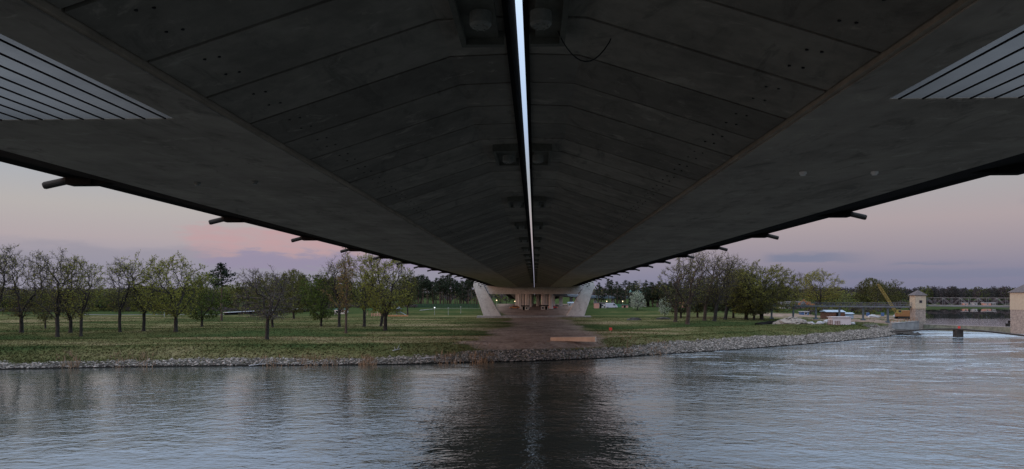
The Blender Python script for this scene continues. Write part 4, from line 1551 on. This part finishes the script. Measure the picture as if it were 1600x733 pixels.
# elevated steel walkway on the land side
wk = thing('steel_walkway', 'long elevated blue grey steel walkway on posts over the yard', 'walkway', (0, 0, 0))
Wa = TOWER_A + Vector((-1.8, .5, 0))
Wb = Vector((*at_t(1135, 236), 0))
m_ = MB()
m_.bar(Wa + Vector((0, 0, 6.55)), Wb + Vector((0, 0, 6.35)), 1.3, .45)
m_.obj('walkway_beam', M['steelblue'], wk)
m_ = MB()
for sd_ in (-.6, .6):
    o_ = Vector((0, sd_, 0))
    for zz__ in (7.25, 7.75):
        m_.bar(Wa + o_ + Vector((0, 0, zz__)), Wb + o_ + Vector((0, 0, zz__ - .2)), .08, .08)
    for i in range(41):
        p = Wa.lerp(Wb, i / 40) + o_
        m_.bar(p + Vector((0, 0, 6.6)), p + Vector((0, 0, 7.72)), .05, .05)
m_.obj('handrail', M['steelblue'], wk)
for px in (1205, 1240, 1275, 1311, 1348, 1387):
    best = min((i / 200 for i in range(201)), key=lambda u: abs(800 + FPX * ((Wa.lerp(Wb, u).x * CA + Wa.lerp(Wb, u).y * SA) / (Wa.lerp(Wb, u).y * CA - Wa.lerp(Wb, u).x * SA)) - px))
    p = Wa.lerp(Wb, best)
    m_ = MB()
    g_ = gz(p.x, p.y)
    m_.box(p.x - .2, p.x + .2, p.y - .3, p.y + .3, g_ - .3, 6.2)
    m_.box(p.x - .5, p.x + .5, p.y - .6, p.y + .6, g_ - .3, g_ + .45)
    m_.obj('post', M['steelblue'], wk)

# quay wall from the stones up to the tower, low dark walkway across the tail water
qw = MB()
Q0, Q1 = Vector((*at_t(1391, 183), 0)), TOWER_A + Vector((-1.2, -1.9, 0))
qw.bar(Q0 + Vector((0, 0, .8)), Q1 + Vector((0, 0, .9)), .9, 3.0)
qw.bar(Q0 + Vector((0, 0, 2.4)), Q1 + Vector((0, 0, 2.5)), 1.1, .2)
tag(qw.obj('quay_wall', M['wallconc']), 'grey concrete quay wall running up to the narrow tower', 'wall')
qr = MB()
for i in range(9):
    p = Q0.lerp(Q1, i / 8)
    qr.bar(p + Vector((0, 0, 2.4)), p + Vector((0, 0, 3.5)), .06, .06)
for zz__ in (2.95, 3.45):
    qr.bar(Q0 + Vector((0, 0, zz__)), Q1 + Vector((0, 0, zz__ + .1)), .05, .05)
tag(qr.obj('quay_railing', M['orange']), 'thin rusty orange railing along the top of the quay wall', 'railing')
lw = thing('low_walkway', 'low dark timber walkway curving across the tail water', 'walkway', (0, 0, 0))
L0, L1, L2 = Vector((*at_t(1399, 168), .95)), Vector((*at_t(1497, 162), 1.9)), Vector((*at_t(1640, 140), 1.0))
m_ = MB()
prev = None
for i in range(19):
    u = i / 18
    if u <= .5:
        p = L0.lerp(L1, u * 2)
        p.z = .95 + .95 * math.sin(u * PI)
    else:
        p = L1.lerp(L2, u * 2 - 1)
        p.z = 1.0 + .9 * math.sin(u * PI)
    if prev:
        m_.bar(prev, p, .9, .32)
    prev = p
m_.obj('walkway_deck', M['darkwood'], lw)
m_ = MB()
m_.box(L1.x - .75, L1.x + .75, L1.y - .8, L1.y + .8, -1.5, 1.72)
m_.obj('support', M['darkwood'], lw)
m_ = MB()
m_.box(L1.x - .3, L1.x + .3, L1.y - .42, L1.y - .38, 2.1, 2.6)
m_.obj('warning_plate', M['red'], lw)
dbm = MB()
for i in range(34):
    u = i / 33
    c = Vector((*at_t(1392 + 42 * u, 176 - 7 * u), 0))
    blob_stone(dbm, (c.x + rs.uniform(-1, 1), c.y + rs.uniform(-1, 1), .1 + rs.uniform(0, .6) * (1 - u)), rs.uniform(.5, 1.1), rs)
tag(dbm.obj('dark_boulders', M['darkwood']), 'wet dark boulders where the stone bank meets the quay wall', 'boulders', kind='stuff')

bo = thing('work_boat', 'small black boat with a cabin moored by the broad tower', 'boat', (*at_t(1580, 190), 1.55), .1)
m_ = MB()
m_.prism([(-1.3, .55), (-1.1, -.1), (1.0, -.1), (1.4, .6)], 'y', -.6, .6)
m_.obj('hull', M['rubber'], bo)
m_ = MB()
m_.box(-.6, .1, -.4, .4, .56, 1.3)
m_.obj('cabin', M['fascia'], bo)
m_ = MB()
m_.box(-.52, .02, -.43, -.405, .9, 1.2)
m_.obj('window', M['glass'], bo)


# ------------------------------------------------------------------ buildings, vehicles and small things
def place(px, by, t=None):
    if t is None:
        t = 260.0
        for _ in range(12):
            x, y = at_t(px, t)
            t = .5 * t + .5 * max(100, min(900, (EYE - gz(x, y)) * FPX / (by - HORIZON)))
    x, y = at_t(px, t)
    return x, y, gz(x, y), t


def house(name, label, cat, px, by, wpx, hpx, wall, roof, roof_type='gable', rpx=3, depth=None, t=None, rz=0.0, wins=(), door=None, group=None):
    x, y, z, t = place(px, by, t)
    k = t / FPX
    W_, H_, RH = wpx * k, hpx * k, rpx * k
    Dp = depth or W_ * .8
    o = thing(name, label, cat, (x, y + Dp / 2, z - .1), rz, group)
    m_ = MB()
    m_.box(-W_ / 2, W_ / 2, -Dp / 2, Dp / 2, -.3, H_)
    if roof_type == 'gable':
        m_.prism([(-W_ / 2 + .02, H_ + .002), (W_ / 2 - .02, H_ + .002), (0, H_ + RH - .1)], 'y', -Dp / 2 + .02, Dp / 2 - .02)
    m_.obj('wall', M[wall], o)
    r = MB()
    if roof_type == 'gable':
        for s in (-1, 1):
            a = [(s * (W_ / 2 + .3), H_ - .15), (0, H_ + RH), (0, H_ + RH + .2), (s * (W_ / 2 + .3), H_ + .05)]
            r.prism(a if s > 0 else a[::-1], 'y', -Dp / 2 - .3, Dp / 2 + .3)
    elif roof_type == 'ridge':
        a = [(-Dp / 2 - .3, H_ + .01), (Dp / 2 + .3, H_ + .01), (0, H_ + RH)]
        r.prism(a, 'x', -W_ / 2 - .3, W_ / 2 + .3)
    else:
        r.box(-W_ / 2 - .25, W_ / 2 + .25, -Dp / 2 - .25, Dp / 2 + .25, H_ + .01, H_ + max(.15, RH))
    r.obj('roof', M[roof], o)
    for (wx, wz, ww, wh) in wins:
        f = MB()
        f.box(wx * W_ - ww / 2 - .08, wx * W_ + ww / 2 + .08, -Dp / 2 - .05, -Dp / 2 - .002, wz * H_ - wh / 2 - .08, wz * H_ + wh / 2 + .08)
        fo = f.obj('window', M['white'], o)
        g = MB()
        g.box(wx * W_ - ww / 2, wx * W_ + ww / 2, -Dp / 2 - .07, -Dp / 2 - .052, wz * H_ - wh / 2, wz * H_ + wh / 2)
        g.obj('pane', M['glass'], fo)
    if door is not None:
        g = MB()
        g.box(door * W_ - .45, door * W_ + .45, -Dp / 2 - .06, -Dp / 2 - .002, .1, min(2.05, H_ - .1))
        g.obj('door', M['fascia'], o)
    return o


house('site_kiosk', 'small pale kiosk with a dark roof by the left viaduct pillars', 'kiosk', 820.5, 484.5, 11, 6, 'cream', 'fascia', 'flat', 1.5, 3, wins=((.22, .55, .7, .8),), door=-.2)
house('site_kiosk', 'small pale kiosk with a dark roof by the right viaduct pillars', 'kiosk', 851, 484, 11, 6, 'cream', 'fascia', 'flat', 1.5, 3, wins=((-.25, .55, .7, .8),), door=.22)
house('cabin', 'salmon and white cabin with a dark roof parked beside a van', 'cabin', 938, 481.5, 18, 7.5, 'cream', 'slate', 'flat', 1.5, 3.5, wins=((.15, .62, 1.2, .7), (.36, .3, .9, .6)), door=.02)
x, y, z, t_ = place(931.5, 481.6)
m_ = MB()
m_.box(-1.1, 1.1, 0, 2.2, 0, 2.05)
m_.box(-1.2, 1.2, -.1, 2.3, 2.052, 2.25)
o = m_.obj('salmon_booth', M['salmon'])
o.location = (x, y - 2.3, z - .1)
tag(o, 'salmon coloured booth at the pier end of the cabin', 'booth')
house('garden_shed', 'little salmon shed between the van and the blossom tree', 'shed', 977, 480.8, 9, 4, 'salmon', 'slate', 'flat', 1, 2.5, door=-.1)
house('teal_roof_house', 'two storey house with a bright teal roof behind the blossom tree', 'house', 998, 481, 22, 22, 'housewall', 'teal', 'ridge', 3.5, 8, t=334, wins=((-.2, .75, 1.1, 1.1), (.2, .75, 1.1, 1.1), (.3, .3, 1.2, 1.2)), door=-.3)
house('red_roof_house', 'house with a bright red gable seen through the grove', 'house', 1073, 481, 12, 7, 'salmon', 'redroof', 'gable', 6, 7, t=298, wins=((0, .6, 1.0, 1.0),))
house('grey_house', 'low grey house behind the small blossoming tree', 'house', 1046, 482, 34, 7, 'housewall', 'slate', 'ridge', 3, 6, t=322, wins=((-.3, .6, 1.0, .9), (0, .6, 1.0, .9), (.3, .6, 1.0, .9)))
house('white_hut', 'pale hut with a blue grey roof seen past the right pier leg', 'hut', 892, 478, 9, 5, 'cream', 'tin', 'ridge', 2, 3.5, t=330, wins=((-.2, .6, .7, .6),))
house('meadow_kiosk', 'pale kiosk half hidden behind the fresh green tree', 'kiosk', 531, 491, 18, 7.5, 'cream', 'teal', 'flat', 1, 4, wins=((-.25, .6, 1, .8), (.2, .6, 1, .8)))
house('plank_shed', 'rusty plank shed with a blue tin roof behind the white container', 'shed', 1306, 495, 28, 11, 'rusty', 'tin', 'ridge', 3, 5, t=222, door=.1)
house('tin_shed', 'blue grey tin shed right of the plank shed', 'shed', 1328, 493, 11, 8, 'tin', 'tin', 'ridge', 2, 3, t=226)
house('site_container', 'pale pink site container standing on the grass above the stone bank', 'container', 1315, 507.5, 29, 12, 'palepink', 'palepink', 'flat', .4, 2.6)
house('blue_hall', 'long low hall with a dark blue roof behind the walkway', 'hall', 1243, 482, 44, 6, 'sheet', 'slate', 'ridge', 5, 9, t=300, wins=((-.3, .5, 1.5, 1), (.3, .5, 1.5, 1)))
house('blue_container', 'blue and white site cabin under the walkway', 'container', 1258, 484.5, 11, 5, 'blue', 'sheet', 'flat', 1, 2.6, t=262, wins=((.1, .6, .9, .8),))
for (px, wp, lab, wl) in ((1509, 7, 'pale salmon caravan on the far reservoir shore', 'salmon'), (1524, 6, 'small white caravan on the far reservoir shore', 'sheet'), (1543, 11, 'long pale red and white caravan on the far reservoir shore', 'salmon'), (1553, 6, 'low grey hut on the far reservoir shore', 'housewall')):
    house('caravan' if wp != 6 or wl == 'sheet' else 'hut', lab, 'caravan' if 'caravan' in lab else 'hut', px, 472, wp, 3.6, wl, 'sheet', 'flat', 1, 3, t=FAR_SHORE + 5, wins=((0, .6, 1.2, .7),))


def vehicle(name, label, px, by, L, H, body, rz=0.0, van=True, t=None):
    x, y, z, t = place(px, by, t)
    o = thing(name, label, 'van' if van else 'car', (x, y, z), rz)
    m_ = MB()
    if van:
        prof = [(-L / 2, .35), (L / 2 - .1, .35), (L / 2, .8), (L / 2 - .25, 1.15), (L / 2 - 1.3, H - .15), (L / 2 - 1.7, H), (-L / 2 + .1, H), (-L / 2, H - .2)]
        win = [(L / 2 - 1.9, H * .56), (L / 2 - .75, H * .56), (L / 2 - 1.42, H - .28), (L / 2 - 1.9, H - .28)]
    else:
        prof = [(-L / 2, .3), (L / 2, .3), (L / 2, .75), (L / 2 - .9, .9), (L / 2 - 1.6, H), (-L / 2 + .9, H), (-L / 2 + .25, .9), (-L / 2, .85)]
        win = [(-L / 2 + .6, .93), (L / 2 - 1.2, .93), (L / 2 - 1.7, H - .1), (-L / 2 + 1.0, H - .1)]
    m_.prism(prof, 'y', -.95, .95)
    m_.obj('body', M[body], o, bevel=.06)
    for s in (-1, 1):
        g = MB()
        g.prism(win, 'y', s * .955, s * .975)
        g.obj('window', M['glass'], o)
        for xx in (-L / 2 + .85, L / 2 - .85):
            w_ = MB()
            w_.tube((xx, s * .78, .33), (xx, s * 1.0, .33), .33, .33, 14)
            wo_ = w_.obj('wheel', M['tyre'], o)
            h_ = MB()
            h_.tube((xx, s * 1.0, .33), (xx, s * 1.02, .33), .18, .18, 10)
            h_.obj('rim', M['galv'], wo_)
        l_ = MB()
        l_.box(L / 2 - .06, L / 2 + .02, s * .7 - .15, s * .7 + .15, .7, .85)
        l_.obj('headlight', M['white'], o)
    return o


vehicle('parked_van', 'silver grey van parked on the dike beside the salmon cabin', 955.5, 481.8, 5.2, 2.3, 'vanwhite', 0)
vehicle('parked_car', 'red car parked right of the kiosks under the viaduct', 863, 482.5, 4.2, 1.45, 'red', .2, False)
vehicle('parked_car', 'orange brown car parked left of the pillars under the viaduct', 804, 482.8, 4.3, 1.45, 'orange', 3.1, False)


def lamp(px, by, hpx, kind, label):
    x, y, z, t = place(px, by)
    H_ = hpx * t / FPX
    o = thing('street_lamp', label, 'street lamp', (x, y, z))
    m_ = MB()
    m_.tube((0, 0, -.2), (0, 0, H_), .09, .05, 8)
    m_.obj('pole', M['pole'], o)
    g = MB()
    g.ball((0, 0, H_ + .18), .24, .24, .22, 8, 5)
    g.obj('lamp_head', M[kind], o)


lamp(679, 487.5, 11, 'lampwhite', 'street lamp with a white globe in front of the pines')
lamp(700.5, 487.5, 10, 'pole', 'unlit lamp post on the path right of the white globe lamp')
lamp(720, 486, 9, 'pole', 'unlit lamp post nearest the left pier leg')
lamp(776, 482, 12, 'lampwarm', 'lit street lamp just inside the left pier leg')
lamp(804.5, 481, 9.5, 'lampwarm', 'brightest lit street lamp above the orange brown car')
lamp(948, 480, 8.5, 'lampwarm', 'lit street lamp behind the silver van')
lamp(973, 480, 8.5, 'lampwarm', 'lit street lamp above the little salmon shed')
lamp(257, 495.5, 8, 'pole', 'short pale post on the meadow behind the broad oak')


def fence(name, label, mat_, px0, px1, t0, t1, h, n, kind='fence'):
    a, b = Vector((*at_t(px0, t0), 0)), Vector((*at_t(px1, t1), 0))
    o = thing(name, label, kind, (a.x, a.y, gz(a.x, a.y)))
    o0 = Vector(o.location)
    pn, ps = MB(), MB()
    for i in range(n):
        p, q = a.lerp(b, i / n), a.lerp(b, (i + 1) / n)
        zp, zq = gz(p.x, p.y), gz(q.x, q.y)
        p3, q3 = Vector((p.x, p.y, zp)) - o0, Vector((q.x, q.y, zq)) - o0
        d = Vector((0, .03, 0))
        pn.add([p3 - d, q3 - d, q3 + d, p3 + d, p3 - d + Vector((0, 0, h)), q3 - d + Vector((0, 0, h)), q3 + d + Vector((0, 0, h)), p3 + d + Vector((0, 0, h))],
               [(0, 1, 5, 4), (1, 2, 6, 5), (2, 3, 7, 6), (3, 0, 4, 7), (4, 5, 6, 7)])
        ps.bar(p3 + Vector((0, -.12, -.2)), p3 + Vector((0, -.12, h + .12)), .1, .1)
    pn.obj('mesh_panel', M[mat_], o)
    ps.obj('posts', M[mat_], o)
    return o


fence('green_fence', 'long dark green fence along the foot of the pines', 'fencegreen', 640, 748, 312, 302, 1.7, 28)
fence('green_wall', 'bright green sheet fence behind the silver van', 'green', 962, 983, 318, 318, 1.5, 5)

# light path climbing the dike
pa = MB()
pp_ = [at_t(px, t_) for px, t_ in ((655, 272), (680, 279), (705, 283), (730, 285), (762, 286))]
for (a, b) in zip(pp_[:-1], pp_[1:]):
    for k in range(4):
        p, q = Vector((*a, 0)).lerp(Vector((*b, 0)), k / 4), Vector((*a, 0)).lerp(Vector((*b, 0)), (k + 1) / 4)
        P4 = [(p.x, p.y), (q.x, q.y), (q.x, q.y + 2.2), (p.x, p.y + 2.2)]
        pa.poly([(u, v, gz(u, v) + .12) for u, v in P4])
tag(pa.obj('path', M['wallconc']), kind='structure')

# lock wall on the left
a, b = Vector((*at_t(352, 268), 0)), Vector((*at_t(482, 312), 0))
lk = thing('lock_wall', 'long low white capped lock wall behind the bare round tree', 'wall', (a.x, a.y, 2.2))
d = b - a
m_ = MB()
m_.bar(Vector((0, 0, .2)), Vector((d.x, d.y, .9)), 1.2, 1.3)
m_.obj('wall', M['fascia'], lk)
m_ = MB()
m_.bar(Vector((0, 0, .93)), Vector((d.x, d.y, 1.66)), 2.4, .2)
m_.obj('coping', M['sheet'], lk)

# strip of paving behind the oak row
rdm = MB()
for i in range(30):
    p, q = at_t(120 + i * 8, 268), at_t(120 + (i + 1) * 8, 268)
    P4 = [(p[0], p[1]), (q[0], q[1]), (q[0], q[1] + 4), (p[0], p[1] + 4)]
    rdm.poly([(u, v, gz(u, v) + .1) for u, v in P4])
tag(rdm.obj('road', M['asphalt']), kind='structure')

# playground
x, y, z, t_ = place(582, 493)
o = thing('picnic_shelter', 'open picnic shelter with a low green roof by the playground', 'shelter', (x, y, z))
m_ = MB()
m_.prism([(-2.6, 2.0), (2.6, 2.0), (0, 2.7)], 'y', -1.6, 1.6)
m_.obj('roof', M['green'], o)
for sx in (-2.2, 2.2):
    for sy in (-1.3, 1.3):
        m_ = MB()
        m_.tube((sx, sy, -.2), (sx, sy, 2.02), .08, .08, 8)
        m_.obj('post', M['timber'], o)
x, y, z, t_ = place(623, 493.5)
o = thing('play_tower', 'playground tower with a grey slide and pointed top', 'play tower', (x, y, z))
m_ = MB()
for sx in (-.7, .7):
    for sy in (-.7, .7):
        m_.tube((sx, sy, -.2), (sx, sy, 2.6), .08, .08, 6)
m_.box(-.8, .8, -.8, .8, 1.3, 1.42)
m_.obj('frame', M['steelblue'], o)
m_ = MB()
hip_roof(m_, 1.7, 2.6, .9, .1)
m_.obj('roof', M['tin'], o)
m_ = MB()
m_.bar((.8, 0, 1.35), (3.0, 0, .15), .6, .1)
m_.obj('slide', M['tin'], o)
o = MB()
x, y, z, t_ = place(624, 494.2)
o.box(-3.6, 3.6, -1.0, 1.0, -.2, .5)
o = o.obj('sand_pit', M['orange'], bevel=.1)
o.location = (x, y - 2.0, z)
tag(o, 'orange walled sand pit at the foot of the play tower', 'sand pit')
x, y, z, t_ = place(589, 494.5)
o = thing('play_fence', 'salmon red rail fence in front of the picnic shelter', 'fence', (x, y, z))
m_ = MB()
for i in range(5):
    m_.box(-2 + i - .08, -2 + i + .08, -.06, .06, -.2, 1.1)
m_.obj('posts', M['salmon'], o)
m_ = MB()
for zz__ in (.4, .85):
    m_.box(-2.1, 2.1, -.1, -.062, zz__, zz__ + .16)
m_.obj('rail', M['salmon'], o)

# rubble heap, logs and dark tarpaulins above the stone bank
hm = MB()
x, y, z, t_ = place(1238, 505, 186)
for i in range(260):
    u = rs.gauss(0, 1)
    v = rs.gauss(0, 1)
    hh = 1.9 * math.exp(-(u * u + v * v) / 2)
    blob_stone(hm, (x + u * 2.6, y + v * 1.6, gz(x + u * 2.6, y + v * 1.6) + hh * rs.uniform(.3, 1)), rs.uniform(.2, .5), rs)
hm.ball((x, y, gz(x, y)), 4.6, 2.8, 1.5, 14, 7, 0, rs, .12)
tag(hm.obj('rubble_heap', M['rubble']), 'heap of grey brown rubble on the grass right of the grove', 'heap', kind='stuff')
for (px, py, s_, lab, mt_) in ((1207, 505, 1.6, 'dark tarpaulin covered pile left of the rubble heap', 'fascia'), (1190, 506, 1.3, 'low dark pile on the grass below the grove', 'fascia'), (992, 501, 1.5, 'dark brush pile on the meadow below the large blossom tree', 'darkwood'), (1036, 500, 1.4, 'flat brush pile left of the first grove tree', 'darkwood'), (1041, 499, .9, 'small dark clod beside the flat brush pile', 'darkwood')):
    x, y = at_z(px, py, 2.2)
    m_ = MB()
    m_.ball((0, 0, 0), s_ * 1.5, s_ * .8, s_ * .55, 9, 6, 0, rs, .25)
    o = m_.obj('pile', M[mt_])
    o.location = (x, y, gz(x, y))
    tag(o, lab, 'pile')
for (px, py, s_, lab) in ((1268, 506, .8, 'white sheeting heap on the grass left of the pink container'), (1282, 505.5, 1.0, 'white peaked tarpaulin beside the pink container'), (1294, 503.5, 1.1, 'pale heap close by the left end of the pink container'), (1332, 506, .8, 'pale heap at the right end of the pink container'), (1363, 495.5, 1.3, 'white big bag pile in the yard under the walkway'), (1371, 496, .9, 'small white bag right of the big bag pile'), (1401, 495, 1.1, 'white heap in front of the orange crane body'), (1412, 494.5, 1.0, 'pale heap near the narrow weir tower')):
    x, y = at_z(px, py, 2.3)
    m_ = MB()
    m_.ball((0, 0, .1), s_ * 1.1, s_ * .8, s_ * .7, 8, 5, 0, rs, .3)
    o = m_.obj('tarpaulin', M['sheet'])
    o.location = (x, y, gz(x, y))
    tag(o, lab, 'heap')
for (px, py, lab) in ((1356, 494, 'blue barrel left of the white bags in the yard'), (1379, 493.5, 'blue crate stack right of the white bags')):
    x, y = at_z(px, py, 2.3)
    m_ = MB()
    m_.tube((0, 0, -.1), (0, 0, 1.2), .55, .55, 14)
    m_.tube((0, 0, 1.2), (0, 0, 1.28), .58, .58, 14)
    m_.tube((0, 0, .5), (0, 0, .58), .58, .58, 14)
    o = m_.obj('barrel', M['blue'])
    o.location = (x, y, gz(x, y))
    tag(o, lab.replace('crate stack', 'barrel'), 'barrel')
for (px, py, lab) in ((1307.5, 508, 'red pallet leaning against the front of the pink container'), (1296, 507.5, 'rusty pallet standing left of the pink container')):
    x, y = at_z(px, py, 2.25)
    m_ = MB()
    for i in range(4):
        m_.box(-.7, .7, -.04, .0, .1 + i * .3, .25 + i * .3)
    for xx in (-.65, 0, .6):
        m_.box(xx, xx + .08, .002, .08, 0, 1.2)
    o = m_.obj('pallet', M['rusty'])
    o.location = (x, y - .4, gz(x, y))
    tag(o, lab, 'pallet')
x, y = at_z(1360, 507, 2.25)
o = thing('picnic_table', 'grey picnic table on the grass right of the pink container', 'table', (x, y, gz(x, y)))
m_ = MB()
m_.box(-1.8, 1.8, -.4, .4, .7, .78)
m_.obj('tabletop', M['wallconc'], o)
for s in (-1, 1):
    m_ = MB()
    m_.box(-1.8, 1.8, s * .85 - .15, s * .85 + .15, .4, .46)
    m_.obj('seat', M['wallconc'], o)
    m_ = MB()
    m_.box(s * 1.3 - .06, s * 1.3 + .06, -.9, .9, -.1, .395)
    m_.box(s * 1.3 - .06, s * 1.3 + .06, -.1, .1, .397, .698)
    m_.obj('leg', M['wallconc'], o)

# crane
x, y, z, t_ = place(1412, 494, 226)
k = t_ / FPX
o = thing('crawler_crane', 'orange crawler crane with a yellow lattice boom raised to the left', 'crane', (x, y, z))
m_ = MB()
m_.prism([(-2.4, .9), (2.4, .9), (2.4, 2.5), (1.8, 2.9), (-1.0, 2.9), (-2.4, 1.9)], 'y', -1.1, 1.1)
m_.obj('body', M['orange'], o, bevel=.06)
m_ = MB()
m_.box(-2.5, -1.2, -1.15, -.2, 1.92, 3.1)
c_ = m_.obj('cab', M['yellow'], o)
m_ = MB()
m_.box(-2.3, -1.4, -1.18, -1.155, 2.3, 2.95)
m_.obj('cab_window', M['glass'], c_)
for s in (-1, 1):
    m_ = MB()
    m_.prism([(-2.5, .35), (-2.1, 0), (2.1, 0), (2.5, .35), (2.1, .85), (-2.1, .85)], 'y', s * 1.1 - .3, s * 1.1 + .3)
    m_.obj('track', M['tyre'], o)
m_ = MB()
b0 = Vector((-2.2, 0, 1.8))
b1 = Vector(((1372.5 - 1412) * k, 0, h_at(444, t_) - z))
dv = (b1 - b0).normalized()
nv = dv.cross(Vector((0, 1, 0)))
nn = 12
for (a, c) in ((-1, -1), (-1, 1), (1, -1), (1, 1)):
    of = nv * a * .32 + Vector((0, c * .32, 0))
    m_.bar(b0 + of * .5, b0.lerp(b1, .12) + of, .09, .09)
    m_.bar(b0.lerp(b1, .12) + of, b0.lerp(b1, .9) + of, .09, .09)
    m_.bar(b0.lerp(b1, .9) + of, b1 + of * .4, .09, .09)
for i in range(nn):
    p, q = b0.lerp(b1, .12 + .78 * i / nn), b0.lerp(b1, .12 + .78 * (i + 1) / nn)
    for c in (-1, 1):
        s = 1 if i % 2 else -1
        m_.bar(p + nv * .32 * s + Vector((0, c * .32, 0)), q - nv * .32 * s + Vector((0, c * .32, 0)), .06, .06)
        m_.bar(p + nv * .32 * c + Vector((0, .32 * s, 0)), q + nv * .32 * c - Vector((0, .32 * s, 0)), .06, .06)
m_.obj('boom', M['yellow'], o)
m_ = MB()
m_.tube(b1, b1 + Vector((0, 0, -5.0)), .03, .03, 5)
m_.box(b1.x - .15, b1.x + .15, -.15, .15, b1.z - 5.5, b1.z - 5.0)
m_.obj('hook_line', M['tyre'], o)

# excavator behind the blue hall
x, y, z, t_ = place(1266, 482, 285)
o = thing('excavator', 'orange excavator arm raised behind the solitary budding oak', 'excavator', (x, y, z))
m_ = MB()
m_.box(-1.3, 1.5, -1.1, 1.1, 1.0, 2.4)
m_.box(-1.3, -.2, -1.0, .1, 2.402, 3.2)
m_.obj('body', M['orange'], o, bevel=.05)
m_ = MB()
m_.bar((-1.0, .4, 2.0), (-2.6, .4, 4.1), .35, .45)
m_.bar((-2.5, .4, 4.05), (-4.2, .4, 2.6), .3, .35)
m_.prism([(-4.6, 2.7), (-3.9, 2.5), (-4.0, 1.7), (-4.7, 1.8)], 'y', 0, .8)
m_.obj('arm', M['orange'], o)
for s in (-1, 1):
    m_ = MB()
    m_.prism([(-1.8, .4), (-1.4, 0), (1.4, 0), (1.8, .4), (1.4, .95), (-1.4, .95)], 'y', s * 1.0 - .3, s * 1.0 + .3)
    m_.obj('track', M['tyre'], o)

# cypress by the teal roof house
x, y, z, t_ = place(984.5, 480.8)
o = thing('cypress_tree', 'narrow dark conifer between the green fence and the blossom tree', 'tree', (x, y, z))
m_ = MB()
m_.tube((0, 0, -.2), (0, 0, 5.5), .12, .03, 6)
m_.obj('trunk', M['bark'], o)
m_ = MB()
cr_ = random.Random(3)
for i in range(1500):
    zz__ = cr_.uniform(.3, 6.2)
    r = .95 * min(1, zz__ / 1.2) * (1 - max(0, zz__ - 1.2) / 5.4) * math.sqrt(cr_.uniform(.2, 1))
    a = cr_.uniform(0, 2 * PI)
    leaf_quad(m_, (r * math.cos(a), r * math.sin(a), zz__), .16, cr_, 0)
m_.obj('crown', M['needle'], o)
